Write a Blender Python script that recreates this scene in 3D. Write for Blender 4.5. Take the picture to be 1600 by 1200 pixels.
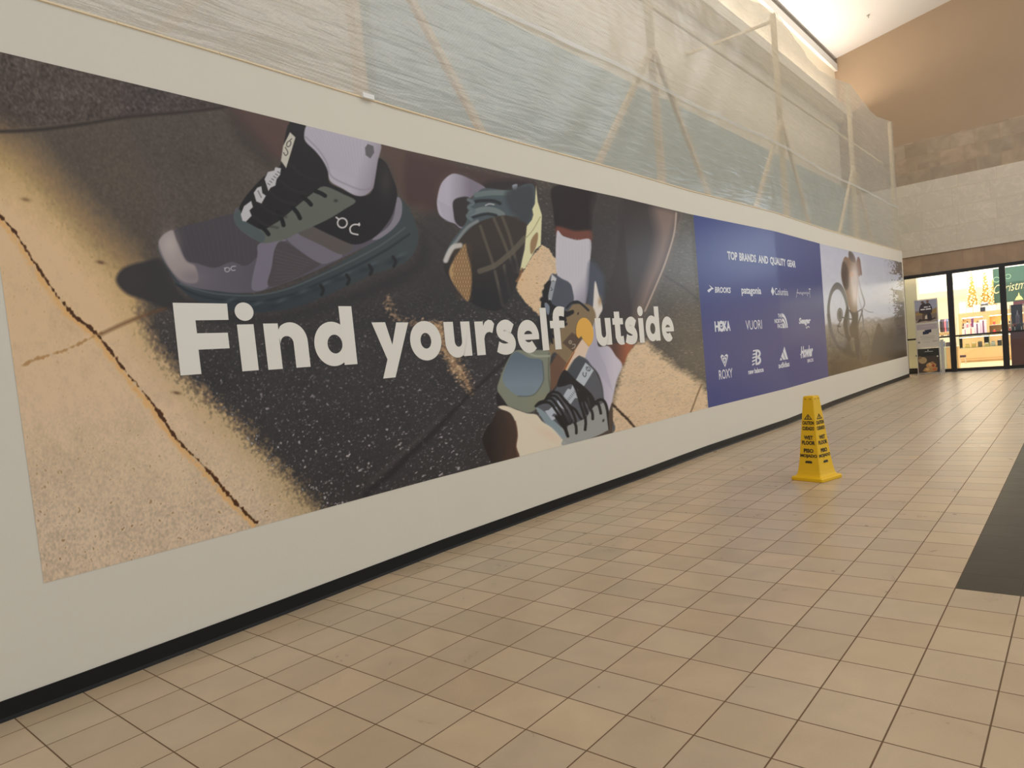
import bpy, bmesh, math, random
import numpy as np
from mathutils import Vector, Matrix

F = 0.3048            # the place is laid out in feet (one floor tile = one foot)
scene = bpy.context.scene
COL = scene.collection
for o in list(bpy.data.objects): bpy.data.objects.remove(o)

# ------------------------------------------------------------------ camera
CR = np.array([[0.6374817668989272, -0.7646921871092334, -0.09414274186318872],
               [-0.10658285177311921, 0.0334889717624367, -0.9937396965393925],
               [0.7630577255878687, 0.643524939489055, -0.06015446513997924]])
CC = np.array([-3.8187221431173852, -14.097846807892155, 5.028084331556721])
CF, CX, CY = 1073.479, 803.714, 630.455
cam_d = bpy.data.cameras.new('camera'); cam = bpy.data.objects.new('camera', cam_d); COL.objects.link(cam)
cam_d.sensor_width = 36.0; cam_d.lens = CF / 1600 * 36.0
cam_d.shift_x = (800 - CX) / 1600; cam_d.shift_y = (CY - 600) / 1600
M = Matrix.Identity(4)
for r in range(3):
    M[r][0] = CR[0][r]; M[r][1] = -CR[1][r]; M[r][2] = -CR[2][r]; M[r][3] = CC[r] * F
cam.matrix_world = M
cam_d.clip_start = 0.05; cam_d.clip_end = 200
scene.camera = cam

# ------------------------------------------------------------------ world, big lights, exposure
scene.view_settings.view_transform = 'Standard'; scene.view_settings.look = 'None'
scene.view_settings.gamma = 1.0; scene.view_settings.use_curve_mapping = False
scene.view_settings.exposure = 0.36
w = bpy.data.worlds.new('mall_ambient'); scene.world = w; w.use_nodes = True
w.node_tree.nodes['Background'].inputs[0].default_value = (0.90, 0.98, 1.06, 1)
w.node_tree.nodes['Background'].inputs[1].default_value = 0.52

def area(name, loc, size, power, color, direction, spread=180):
    l = bpy.data.lights.new(name, 'AREA'); l.shape = 'RECTANGLE'
    l.size = size[0] * F; l.size_y = size[1] * F; l.energy = power; l.color = color
    l.spread = math.radians(spread)
    o = bpy.data.objects.new(name, l); COL.objects.link(o)
    o.location = Vector(loc) * F
    d = Vector(direction).normalized()
    zx = -d; xx = Vector((1, 0, 0)); yx = zx.cross(xx).normalized(); xx = yx.cross(zx)
    o.matrix_world = Matrix(((xx.x, yx.x, zx.x, loc[0]*F), (xx.y, yx.y, zx.y, loc[1]*F), (xx.z, yx.z, zx.z, loc[2]*F), (0, 0, 0, 1)))
    return o
WARM = (1.0, 0.86, 0.70)
area('hall_fill_light', (36, -24, 33), (60, 16), 360, (1.0, 0.95, 0.88), (0, 0.7, -1))  # unseen overhead source added for the hall, tilted to brighten the mural wall
area('mural_glare_light', (74.4, -19, 14.5), (10, 6), 76, (0.74, 0.87, 1.0), (-1, 0.28, -0.05))  # cool source added out of view to put soft glare on the prints
area('cove_lights', (30, 4.35, 27.0), (86, 0.5), 330, (1.0, 0.88, 0.74), (0, -0.35, 1))
area('backroom_lights', (30, 3.0, 25.2), (80, 0.6), 32, (1.0, 0.88, 0.74), (0, -0.3, -1))
area('mural_glare_light_right', (74.4, -30, 16), (6, 5), 24, (0.74, 0.87, 1.0), (-1, 0.5, -0.1))  # second added cool source, further right, widening the glare on the prints
area('column_fill_light', (76.0, -6, 11.9), (0.5, 26), 60, (1.0, 0.95, 0.88), (0, 0, -1))  # added source that brightens the front of the cream column
area('store_lights', (92, -6, 11.9), (28, 26), 380, (1.0, 0.95, 0.88), (0, 0, -1))
area('store_ceiling_fill', (104, -6, 8.6), (44, 34), 620, (1.0, 0.96, 0.90), (0, 0, 1))  # added upward fill, no fitting here, to whiten the store ceiling

# ------------------------------------------------------------------ projection helpers (tracing the flat print on the wall)
KN = np.array([-30, -6, 0, 4, 9, 14, 20, 26, 36, 46, 60, 70.0])
KO = np.array([-0.25, -0.3, -0.40, -0.36, -0.21, -0.26, -0.41, -0.38, -0.74, -0.52, -0.58, -0.679])
def yw(X): return np.interp(X, KN, KO)
def ray(u, v): return CR.T @ np.array([(u - CX) / CF, (v - CY) / CF, 1.0])
def atX(u, v, X):
    d = ray(u, v); t = (X - CC[0]) / d[0]; p = CC + t * d; return (X, p[1], p[2])
def WP(u, v):
    d = ray(u, v); X = 10.0
    for _ in range(50):
        t = (yw(X) - CC[1]) / d[1]; X = .5 * X + .5 * (CC[0] + t * d[0])
    t = (yw(X) - CC[1]) / d[1]
    return CC[0] + t * d[0], CC[2] + t * d[2]
def proj(X, Z):
    Y = yw(X); D = [CR[i][0] * (X - CC[0]) + CR[i][1] * (Y - CC[1]) + CR[i][2] * (Z - CC[2]) for i in range(3)]
    return CX + CF * D[0] / D[2], CY + CF * D[1] / D[2]

# ------------------------------------------------------------------ materials
def lin(c):
    c = np.asarray(c, float) / 255.0
    return np.where(c <= 0.04045, c / 12.92, ((c + 0.055) / 1.055) ** 2.4)
KP = 1.55             # photo value -> print reflectance
def srgb(r, g, b, k=KP):
    c = lin((r, g, b)) * k; c = c * min(1.0, 0.93 / c.max()); return (float(c[0]), float(c[1]), float(c[2]), 1.0)
MATS = {}
def mat(name, color=(.8, .8, .8, 1), rough=0.5, metal=0.0, noise=0.0, nscale=8.0, bump=0.0, bscale=60.0, emit=None, estr=0.0, spec=0.5, trans=0.0):
    if name in MATS: return MATS[name]
    m = bpy.data.materials.new(name); m.use_nodes = True; nt = m.node_tree; b = nt.nodes['Principled BSDF']
    b.inputs['Base Color'].default_value = color; b.inputs['Roughness'].default_value = rough
    b.inputs['Metallic'].default_value = metal; b.inputs['Specular IOR Level'].default_value = spec
    if trans: b.inputs['Transmission Weight'].default_value = trans
    tc = nt.nodes.new('ShaderNodeTexCoord')
    if noise > 0:
        n = nt.nodes.new('ShaderNodeTexNoise'); n.inputs['Scale'].default_value = nscale; n.inputs['Detail'].default_value = 4
        nt.links.new(tc.outputs['Object'], n.inputs['Vector'])
        r = nt.nodes.new('ShaderNodeMapRange'); r.inputs[3].default_value = 1 - noise; r.inputs[4].default_value = 1 + noise
        nt.links.new(n.outputs['Fac'], r.inputs[0])
        mx = nt.nodes.new('ShaderNodeVectorMath'); mx.operation = 'SCALE'; mx.inputs[0].default_value = color[:3]
        nt.links.new(r.outputs[0], mx.inputs['Scale']); nt.links.new(mx.outputs[0], b.inputs['Base Color'])
    if bump > 0:
        n2 = nt.nodes.new('ShaderNodeTexNoise'); n2.inputs['Scale'].default_value = bscale; n2.inputs['Detail'].default_value = 3
        nt.links.new(tc.outputs['Object'], n2.inputs['Vector'])
        bp = nt.nodes.new('ShaderNodeBump'); bp.inputs['Strength'].default_value = bump; bp.inputs['Distance'].default_value = 0.01
        nt.links.new(n2.outputs['Fac'], bp.inputs['Height']); nt.links.new(bp.outputs[0], b.inputs['Normal'])
    if emit is not None:
        b.inputs['Emission Color'].default_value = emit; b.inputs['Emission Strength'].default_value = estr
    MATS[name] = m; return m

# ------------------------------------------------------------------ mesh helpers (coordinates in feet)
def obj(name, bm, m, parent=None, smooth=False, label=None):
    me = bpy.data.meshes.new(name)
    if isinstance(bm, tuple): me.from_pydata([tuple(c * F for c in v) for v in bm[0]], [], bm[1])
    else:
        for v in bm.verts: v.co *= F
        bmesh.ops.recalc_face_normals(bm, faces=bm.faces[:])
        bm.to_mesh(me); bm.free()
    for mm in (m if isinstance(m, (list, tuple)) else [m]): me.materials.append(mm)
    if smooth:
        for p in me.polygons: p.use_smooth = True
    o = bpy.data.objects.new(name, me); COL.objects.link(o)
    if parent is not None:
        o.parent = parent
        o.matrix_parent_inverse = parent.matrix_world.inverted()
    if label: o['label'] = label
    return o
def tag(o, label=None, cat=None, group=None, kind=None):
    if label: o['label'] = label
    if cat: o['category'] = cat
    if group: o['group'] = group
    if kind: o['kind'] = kind
    return o
def empty(name, loc, label, cat, group=None, kind=None):
    o = bpy.data.objects.new(name, None); COL.objects.link(o); o.location = Vector(loc) * F
    o.matrix_world = Matrix.Translation(Vector(loc) * F)
    return tag(o, label, cat, group, kind)
def struct(name, bm, m, parent=None, smooth=False):
    o = obj(name, bm, m, parent, smooth)
    if parent is None: o['kind'] = 'structure'
    return o
def B(): return bmesh.new()
def box(bm, x0, y0, z0, x1, y1, z1, mi=0, bev=0.0):
    v = [bm.verts.new(c) for c in ((x0,y0,z0),(x1,y0,z0),(x1,y1,z0),(x0,y1,z0),(x0,y0,z1),(x1,y0,z1),(x1,y1,z1),(x0,y1,z1))]
    fs = [bm.faces.new([v[i] for i in q]) for q in ((0,3,2,1),(4,5,6,7),(0,1,5,4),(1,2,6,5),(2,3,7,6),(3,0,4,7))]
    for f in fs: f.material_index = mi
    if bev > 0:
        es = list({e for f in fs for e in f.edges})
        bmesh.ops.bevel(bm, geom=es, offset=bev, segments=2, affect='EDGES', profile=0.5)
    return v
def bar(bm, a, b, wdt, dep, up=(0, 1, 0)):
    """square-section bar from a to b; wdt across, dep along `up`"""
    a = Vector(a); b = Vector(b); d = (b - a).normalized(); u = Vector(up); s = d.cross(u).normalized(); u = s.cross(d).normalized()
    vs = []
    for p in (a, b):
        for i, j in ((-1, -1), (1, -1), (1, 1), (-1, 1)):
            vs.append(bm.verts.new(p + s * (i * wdt / 2) + u * (j * dep / 2)))
    for q in ((0,1,2,3),(7,6,5,4),(0,4,5,1),(1,5,6,2),(2,6,7,3),(3,7,4,0)): bm.faces.new([vs[i] for i in q])
def lathe(bm, prof, cx, cy, n=16, mi=0):
    rings = []
    for r, z in prof:
        rings.append([bm.verts.new((cx + r * math.cos(2*math.pi*k/n), cy + r * math.sin(2*math.pi*k/n), z)) for k in range(n)])
    for a, b in zip(rings, rings[1:]):
        for k in range(n):
            f = bm.faces.new((a[k], a[(k+1) % n], b[(k+1) % n], b[k])); f.material_index = mi
    bm.faces.new(rings[0][::-1]); bm.faces.new(rings[-1])
def sphere(bm, c, r, seg=8, rings=6):
    g = bmesh.ops.create_uvsphere(bm, u_segments=seg, v_segments=rings, radius=r)
    bmesh.ops.translate(bm, verts=g['verts'], vec=c)
def grid_mesh(name, co, nr, nc, m, colors=None, parent=None, smooth=False):
    me = bpy.data.meshes.new(name)
    nv = nr * nc; idx = np.arange(nv).reshape(nr, nc)
    q = np.stack([idx[:-1, :-1], idx[:-1, 1:], idx[1:, 1:], idx[1:, :-1]], -1).reshape(-1, 4)
    me.vertices.add(nv); me.vertices.foreach_set('co', (co * F).astype(np.float32).ravel())
    me.loops.add(q.size); me.loops.foreach_set('vertex_index', q.ravel().astype(np.int32))
    me.polygons.add(len(q)); me.polygons.foreach_set('loop_start', (np.arange(len(q)) * 4).astype(np.int32))
    me.polygons.foreach_set('loop_total', np.full(len(q), 4, np.int32))
    if smooth: me.polygons.foreach_set('use_smooth', np.ones(len(q), bool))
    me.update(calc_edges=True)
    if colors is not None:
        at = me.color_attributes.new('print_colour', 'FLOAT_COLOR', 'POINT')
        c4 = np.ones((nv, 4), np.float32); c4[:, :3] = colors.reshape(-1, 3); at.data.foreach_set('color', c4.ravel())
    me.materials.append(m)
    o = bpy.data.objects.new(name, me); COL.objects.link(o)
    if parent is not None: o.parent = parent; o.matrix_parent_inverse = parent.matrix_world.inverted()
    return o

random.seed(7)
rng = np.random.default_rng(11)
# ================================================================== SETTING
def math_node(nt, op, a=None, b=None, c=None):
    n = nt.nodes.new('ShaderNodeMath'); n.operation = op
    for i, x in enumerate((a, b, c)):
        if x is None: continue
        if isinstance(x, (int, float)): n.inputs[i].default_value = x
        else: nt.links.new(x, n.inputs[i])
    return n.outputs[0]
def tile_material(name, base, var, grout, rough, sx=1.0, sy=1.0, gw=0.012, axes='XY', stagger=False, cloud=0.12, cscale=1.2, bumpy=0.25, hue=0.0, spec=0.5, veins=0.0):
    m = bpy.data.materials.new(name); m.use_nodes = True; nt = m.node_tree; L = nt.links; b = nt.nodes['Principled BSDF']
    g = nt.nodes.new('ShaderNodeNewGeometry'); sp = nt.nodes.new('ShaderNodeSeparateXYZ'); L.new(g.outputs['Position'], sp.inputs[0])
    px = math_node(nt, 'DIVIDE', sp.outputs[axes[0]], F * sx); py = math_node(nt, 'DIVIDE', sp.outputs[axes[1]], F * sy)
    fy = math_node(nt, 'FLOOR', py)
    if stagger:
        wn0 = nt.nodes.new('ShaderNodeTexWhiteNoise'); wn0.noise_dimensions = '1D'; L.new(fy, wn0.inputs['W'])
        px = math_node(nt, 'ADD', px, wn0.outputs['Value'])
    fx = math_node(nt, 'FLOOR', px)
    ax = math_node(nt, 'MULTIPLY', math_node(nt, 'PINGPONG', px, 0.5), sx)
    ay = math_node(nt, 'MULTIPLY', math_node(nt, 'PINGPONG', py, 0.5), sy)
    dist = math_node(nt, 'MINIMUM', ax, ay)
    mr = nt.nodes.new('ShaderNodeMapRange'); mr.interpolation_type = 'SMOOTHSTEP'
    mr.inputs[1].default_value = gw * 0.55; mr.inputs[2].default_value = gw * 1.25; L.new(dist, mr.inputs[0]); face = mr.outputs[0]
    cb = nt.nodes.new('ShaderNodeCombineXYZ'); L.new(fx, cb.inputs[0]); L.new(fy, cb.inputs[1])
    wn = nt.nodes.new('ShaderNodeTexWhiteNoise'); wn.noise_dimensions = '3D'; L.new(cb.outputs[0], wn.inputs['Vector'])
    # cloudy mottling that differs from tile to tile
    vs = nt.nodes.new('ShaderNodeVectorMath'); vs.operation = 'SCALE'; vs.inputs['Scale'].default_value = 7.3; L.new(cb.outputs[0], vs.inputs[0])
    pv = nt.nodes.new('ShaderNodeVectorMath'); pv.operation = 'SCALE'; pv.inputs['Scale'].default_value = 1 / F; L.new(g.outputs['Position'], pv.inputs[0])
    va = nt.nodes.new('ShaderNodeVectorMath'); va.operation = 'ADD'; L.new(pv.outputs[0], va.inputs[0]); L.new(vs.outputs[0], va.inputs[1])
    ns = nt.nodes.new('ShaderNodeTexNoise'); ns.inputs['Scale'].default_value = cscale; ns.inputs['Detail'].default_value = 6; ns.inputs['Distortion'].default_value = 0.6
    L.new(va.outputs[0], ns.inputs['Vector'])
    nf = nt.nodes.new('ShaderNodeTexNoise'); nf.inputs['Scale'].default_value = 30; nf.inputs['Detail'].default_value = 3; L.new(pv.outputs[0], nf.inputs['Vector'])
    s1 = math_node(nt, 'MULTIPLY_ADD', wn.outputs['Value'], 2 * var, 1 - var)
    s2 = math_node(nt, 'MULTIPLY_ADD', ns.outputs['Fac'], 2 * cloud, 1 - cloud)
    s3 = math_node(nt, 'MULTIPLY_ADD', nf.outputs['Fac'], 0.10, 0.95)
    s = math_node(nt, 'MULTIPLY', math_node(nt, 'MULTIPLY', s1, s2), s3)
    if veins > 0:
        nv = nt.nodes.new('ShaderNodeTexNoise'); nv.inputs['Scale'].default_value = 0.55; nv.inputs['Detail'].default_value = 5; nv.inputs['Distortion'].default_value = 1.6
        L.new(va.outputs[0], nv.inputs['Vector'])
        vv = math_node(nt, 'ABSOLUTE', math_node(nt, 'SUBTRACT', nv.outputs['Fac'], 0.5))
        vr = nt.nodes.new('ShaderNodeMapRange'); vr.inputs[1].default_value = 0.0; vr.inputs[2].default_value = 0.035; vr.inputs[3].default_value = 1 + veins; vr.inputs[4].default_value = 1.0
        L.new(vv, vr.inputs[0]); s = math_node(nt, 'MULTIPLY', s, vr.outputs[0])
    sc = nt.nodes.new('ShaderNodeVectorMath'); sc.operation = 'SCALE'; L.new(s, sc.inputs['Scale'])
    if hue > 0:
        mh = nt.nodes.new('ShaderNodeMix'); mh.data_type = 'RGBA'; L.new(wn.outputs['Color'], mh.inputs[0])
        sc1 = nt.nodes.new('ShaderNodeSeparateColor'); L.new(wn.outputs['Color'], sc1.inputs[0]); L.new(sc1.outputs[1], mh.inputs[0])
        mh.inputs[6].default_value = (base[0] * (1 + hue), base[1], base[2] * (1 - hue), 1); mh.inputs[7].default_value = (base[0] * (1 - hue * .6), base[1], base[2] * (1 + hue * .8), 1)
        L.new(mh.outputs[2], sc.inputs[0])
    else: sc.inputs[0].default_value = base[:3]
    mx = nt.nodes.new('ShaderNodeMix'); mx.data_type = 'RGBA'; L.new(face, mx.inputs[0]); mx.inputs[6].default_value = grout; L.new(sc.outputs[0], mx.inputs[7])
    L.new(mx.outputs[2], b.inputs['Base Color'])
    rr = math_node(nt, 'MULTIPLY_ADD', ns.outputs['Fac'], 0.14, rough - 0.07)
    mxr = nt.nodes.new('ShaderNodeMix'); mxr.data_type = 'FLOAT'; L.new(face, mxr.inputs[0]); mxr.inputs[2].default_value = 0.9; L.new(rr, mxr.inputs[3])
    L.new(mxr.outputs[0], b.inputs['Roughness']); b.inputs['Specular IOR Level'].default_value = spec
    hb = math_node(nt, 'ADD', face, math_node(nt, 'MULTIPLY', ns.outputs['Fac'], 0.35))
    bp = nt.nodes.new('ShaderNodeBump'); bp.inputs['Strength'].default_value = bumpy; bp.inputs['Distance'].default_value = 0.002
    L.new(hb, bp.inputs['Height']); L.new(bp.outputs[0], b.inputs['Normal'])
    return m

m_tile = tile_material('beige_porcelain_tile', srgb(160, 141, 116), 0.07, srgb(88, 66, 46), 0.30, gw=0.0115, spec=0.38, cloud=0.16, hue=0.025, bumpy=0.3)
m_dark = tile_material('dark_slate_tile', srgb(40, 37, 29), 0.05, srgb(66, 62, 52), 0.34, gw=0.006, cloud=0.15, bumpy=0.3, spec=0.2)
bm = B()
def quad(bm, pts, mi=0):
    f = bm.faces.new([bm.verts.new(p) for p in pts]); f.material_index = mi
for (x0, x1, y0, y1, mi) in ((-22, 75.6, -12, 6, 0), (-22, 11, -18, -12, 0), (11, 60, -18, -12, 1), (60, 75.6, -18, -12, 0), (-22, 75.6, -44, -18, 0)):
    quad(bm, ((x0, y0, 0), (x1, y0, 0), (x1, y1, 0), (x0, y1, 0)), mi)
struct('floor', bm, [m_tile, m_dark])

# hoarding wall that carries the mural: slightly wavy in plan, 12 feet tall
WX = np.concatenate([np.arange(-22, 71, 1.0), [71.3]])
m_white = mat('white_painted_board', srgb(192, 186, 172), 0.62, noise=0.015, nscale=3, bump=0.06, bscale=40)
bm = B()
TOP = 12.03; THK = 0.45
rows = []
for x in WX:
    y = float(yw(x)); rows.append([bm.verts.new(p) for p in ((x, y, 0), (x, y, TOP), (x, y + THK, TOP), (x, y + THK, 0))])
for a, b in zip(rows, rows[1:]):
    for k in range(4): bm.faces.new((a[k], b[k], b[(k+1) % 4], a[(k+1) % 4]))
bm.faces.new(rows[0]); bm.faces.new(rows[-1][::-1])
struct('wall_left', bm, m_white)
# black cove base with a small toe
m_base = mat('black_vinyl_base', srgb(20, 20, 19), 0.5, spec=0.25, noise=0.05)
bm = B(); rows = []
for x in WX[:-1].tolist() + [71.25]:
    y = float(yw(x)); rows.append([bm.verts.new(p) for p in ((x, y - .003, 0.0), (x, y - .003, 0.335), (x, y - .02, 0.33), (x, y - .025, 0.06), (x, y - .05, 0.012), (x, y - .055, 0.0))])
for a, b in zip(rows, rows[1:]):
    for k in range(6): bm.faces.new((a[k], b[k], b[(k+1) % 6], a[(k+1) % 6]))
bm.faces.new(rows[0]); bm.faces.new(rows[-1][::-1])
struct('baseboard_left', bm, m_base)

# store wall behind the hoarding, cove ledge, sloping ceiling
m_upper = mat('warm_white_plaster', srgb(196, 186, 166), 0.7, noise=0.02)
m_glassy = mat('green_grey_shop_fascia', srgb(148, 166, 164), 0.35, noise=0.06, nscale=1.5)
bm = B()
box(bm, -22, 5.05, 0, 74.8, 5.5, 33.5)
struct('wall_left_upper', bm, m_upper)
bm = B()
box(bm, 12.6, 4.6, 11, 74.6, 5.04, 19.6)
struct('trim_1', bm, m_glassy)
bm = B()
box(bm, -22, 3.7, 26.3, 74.7, 5.04, 26.55); box(bm, -22, 3.6, 26.3, 74.7, 3.72, 27.1)
struct('trim_2', bm, m_upper)
m_fascia = mat('white_fascia', srgb(190, 188, 184), 0.5)
m_gapd = mat('painted_reveal_shade', srgb(110, 102, 92), 0.8)  # shade of the recess below the ceiling, put into the colour
bm = B(); box(bm, -22, 4.75, 31.55, 74.7, 5.04, 32.25); struct('trim_3', bm, m_fascia)
bm = B(); box(bm, -22, 4.95, 32.25, 74.7, 5.05, 32.85); struct('trim_4', bm, m_gapd)
m_ceil = mat('white_ceiling', (0.86, 0.84, 0.82, 1), 0.8, noise=0.01)
bm = B()
def cz(y): return 32.83 - 0.175 * (y - 5.05)
for ya, yb in ((5.5, -6), (-6, -44)):
    quad(bm, ((-22, ya, cz(ya)), (76, ya, cz(ya)), (76, yb, cz(yb)), (-22, yb, cz(yb))))
    quad(bm, ((-22, ya, cz(ya) + .3), (-22, yb, cz(yb) + .3), (76, yb, cz(yb) + .3), (76, ya, cz(ya) + .3)))
struct('ceiling', bm, m_ceil)

# far wall: soffit, marble band, tan stone band, paint
m_tan = mat('tan_paint', srgb(138, 119, 98), 0.75, noise=0.03, nscale=2, bump=0.12, bscale=120)
m_stone = tile_material('tan_stone_cladding', srgb(134, 119, 101), 0.14, srgb(140, 120, 98), 0.4, sx=1.9, sy=1.325, gw=0.02, axes='YZ', stagger=True, cloud=0.35, cscale=0.8, hue=0.03, bumpy=0.2)
m_marble = tile_material('cream_marble_cladding', srgb(172, 163, 149), 0.03, srgb(168, 155, 134), 0.35, sx=3.0, sy=1.755, gw=0.02, axes='YZ', stagger=True, cloud=0.10, cscale=0.7, bumpy=0.15, veins=0.10)
m_brown = tile_material('brown_stone_soffit', srgb(134, 113, 92), 0.06, srgb(128, 107, 86), 0.45, sx=1.7, sy=4.0, gw=0.02, axes='YZ', stagger=False, cloud=0.3, cscale=0.8, bumpy=0.15)
XF = 74.8
bm = B(); box(bm, XF, -44, 22.65, XF + .8, 5.5, 42); struct('wall_far', bm, m_tan)
bm = B(); box(bm, XF - .08, -44, 18.68, XF + .8, 5.05, 22.65); struct('wall_far_stone', bm, m_stone)
bm = B(); box(bm, XF - .12, -44, 11.66, XF + .8, 5.05, 18.68); struct('wall_far_marble', bm, m_marble)
bm = B(); box(bm, XF + .02, -44, 9.86, XF + .8, 5.05, 11.66); struct('wall_far_soffit', bm, m_brown)

# ---- ceiling hook seen on the white ceiling
p = CC + ray(1356, 16) * ((cz(-2) - CC[2]) / ray(1356, 16)[2])
bm = B(); yy = p[1]; zz = cz(yy)
lathe(bm, [(0.12, zz - .06), (0.14, zz - .02), (0.14, zz + .02)], p[0], yy, 12); bar(bm, (p[0], yy, zz - .25), (p[0], yy, zz - .05), .05, .05)
bar(bm, (p[0] - .2, yy - .1, zz - .28), (p[0] + .05, yy, zz - .22), .05, .05)
tag(obj('ceiling_hook', bm, mat('grey_hook_metal', srgb(150, 146, 140), .4, .6)), 'small grey hook hanging under the bright white ceiling', 'hook')

# ================================================================== TIMBER FRAME AND PLASTIC ABOVE THE HOARDING
m_wood = mat('bare_pine', srgb(236, 216, 180), 0.6, noise=0.10, nscale=6)
PX = [-8.0, 8.0, 24.0, 39.3, 56.2, 70.35]
FY = lambda x: float(yw(x)) + 0.22
frame = empty('timber_frame', (30, -0.1, TOP), 'bare pine frame of posts and slanted braces behind the plastic, standing on the white hoarding', 'frame')
for i, x in enumerate(PX):
    y = FY(x)
    bm = B(); box(bm, x - .1, y - .12, TOP, x + .1, y + .17, 24.0 if i else 24.0)
    obj('post', bm, m_wood, frame)
    if i < len(PX) - 1:
        for s, dx in ((-1, 5.2), (1, 4.55)):
            bm = B(); bar(bm, (x + s * dx, FY(x + s * dx) - .02, TOP + .06), (x + s * .12, y - .04, 17.7), .22, .16)
            obj('brace', bm, m_wood, frame)
    else:
        pass
for a, b in zip(PX, PX[1:]):
    bm = B(); bar(bm, (a + .1, FY(a) + .1, TOP + .06), (b - .1, FY(b) + .1, TOP + .06), .1, .3); obj('bottom_rail', bm, m_wood, frame)
for x in PX[3:4]:
    bm = B(); bar(bm, (x, FY(x) + .17, 23.6), (x, 5.0, 23.6), .14, .14, (0, 0, 1)); obj('tie_beam', bm, m_wood, frame)
bm = B(); bar(bm, (-8, .6, 20.3), (70.3, .25, 20.3), .1, .14); obj('rail', bm, m_wood, frame)

def plastic(name, op, tint, dirx=1.0):
    m = bpy.data.materials.new(name); m.use_nodes = True; nt = m.node_tree; L = nt.links
    for n in list(nt.nodes): nt.nodes.remove(n)
    out = nt.nodes.new('ShaderNodeOutputMaterial')
    tr = nt.nodes.new('ShaderNodeBsdfTransparent'); tr.inputs[0].default_value = (1, 1, 1, 1)
    df = nt.nodes.new('ShaderNodeBsdfDiffuse'); df.inputs[0].default_value = tint
    tl = nt.nodes.new('ShaderNodeBsdfTranslucent'); tl.inputs[0].default_value = tint
    gl = nt.nodes.new('ShaderNodeBsdfGlossy'); gl.inputs['Roughness'].default_value = 0.22; gl.inputs[0].default_value = (.9, .93, 1, 1)
    g = nt.nodes.new('ShaderNodeNewGeometry'); mp = nt.nodes.new('ShaderNodeMapping'); L.new(g.outputs['Position'], mp.inputs[0])
    mp.inputs['Rotation'].default_value = (0, math.radians(18), 0); mp.inputs['Scale'].default_value = (0.35, 1, 3.2)
    n1 = nt.nodes.new('ShaderNodeTexNoise'); n1.inputs['Scale'].default_value = 3.2; n1.inputs['Detail'].default_value = 7; n1.inputs['Distortion'].default_value = .8; L.new(mp.outputs[0], n1.inputs['Vector'])
    mp2 = nt.nodes.new('ShaderNodeMapping'); L.new(g.outputs['Position'], mp2.inputs[0]); mp2.inputs['Rotation'].default_value = (0, math.radians(-38), 0); mp2.inputs['Scale'].default_value = (0.8, 1, 12)
    n2 = nt.nodes.new('ShaderNodeTexNoise'); n2.inputs['Scale'].default_value = 2.0; n2.inputs['Detail'].default_value = 4; L.new(mp2.outputs[0], n2.inputs['Vector'])
    # woven reinforcement lines
    sp = nt.nodes.new('ShaderNodeSeparateXYZ'); L.new(g.outputs['Position'], sp.inputs[0])
    a = math_node(nt, 'PINGPONG', math_node(nt, 'MULTIPLY', math_node(nt, 'ADD', sp.outputs[0], sp.outputs[2]), 28.0), 0.5)
    c = math_node(nt, 'PINGPONG', math_node(nt, 'MULTIPLY', math_node(nt, 'SUBTRACT', sp.outputs[0], sp.outputs[2]), 28.0), 0.5)
    wv = math_node(nt, 'LESS_THAN', math_node(nt, 'MINIMUM', a, c), 0.1)
    fac = math_node(nt, 'ADD', math_node(nt, 'MULTIPLY_ADD', n1.outputs['Fac'], 0.13, op - .065), math_node(nt, 'MULTIPLY_ADD', n2.outputs['Fac'], 0.14, -.07))
    fac = math_node(nt, 'ADD', fac, math_node(nt, 'MULTIPLY', wv, 0.10))
    bp = nt.nodes.new('ShaderNodeBump'); bp.inputs['Strength'].default_value = 0.35; bp.inputs['Distance'].default_value = 0.05
    L.new(math_node(nt, 'ADD', n1.outputs['Fac'], math_node(nt, 'MULTIPLY', n2.outputs['Fac'], .35)), bp.inputs['Height'])
    for n in (df, tl, gl): L.new(bp.outputs[0], n.inputs['Normal'])
    m1 = nt.nodes.new('ShaderNodeMixShader'); m1.inputs[0].default_value = 0.45; L.new(df.outputs[0], m1.inputs[1]); L.new(tl.outputs[0], m1.inputs[2])
    m2 = nt.nodes.new('ShaderNodeMixShader'); L.new(fac, m2.inputs[0]); L.new(tr.outputs[0], m2.inputs[1]); L.new(m1.outputs[0], m2.inputs[2])
    m3 = nt.nodes.new('ShaderNodeMixShader'); m3.inputs[0].default_value = 0.10; L.new(m2.outputs[0], m3.inputs[1]); L.new(gl.outputs[0], m3.inputs[2])
    L.new(m3.outputs[0], out.inputs[0])
    return m
m_pl = plastic('clear_plastic_sheeting', 0.50, (0.66, 0.63, 0.565, 1))
def topz(x):
    """upper edge of the sheet: sags between the posts"""
    for (a, b, s) in ((-8, 8, 2.0), (8, 24, 1.2), (24, 39.3, .95), (39.3, 56.2, .9), (56.2, 70.35, .7)):
        if a <= x <= b:
            t = (x - a) / (b - a); return 24.0 - s * 4 * t * (1 - t) * (0.75 + .35 * math.sin(math.pi * t) ** 2)
    return 24.0
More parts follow.
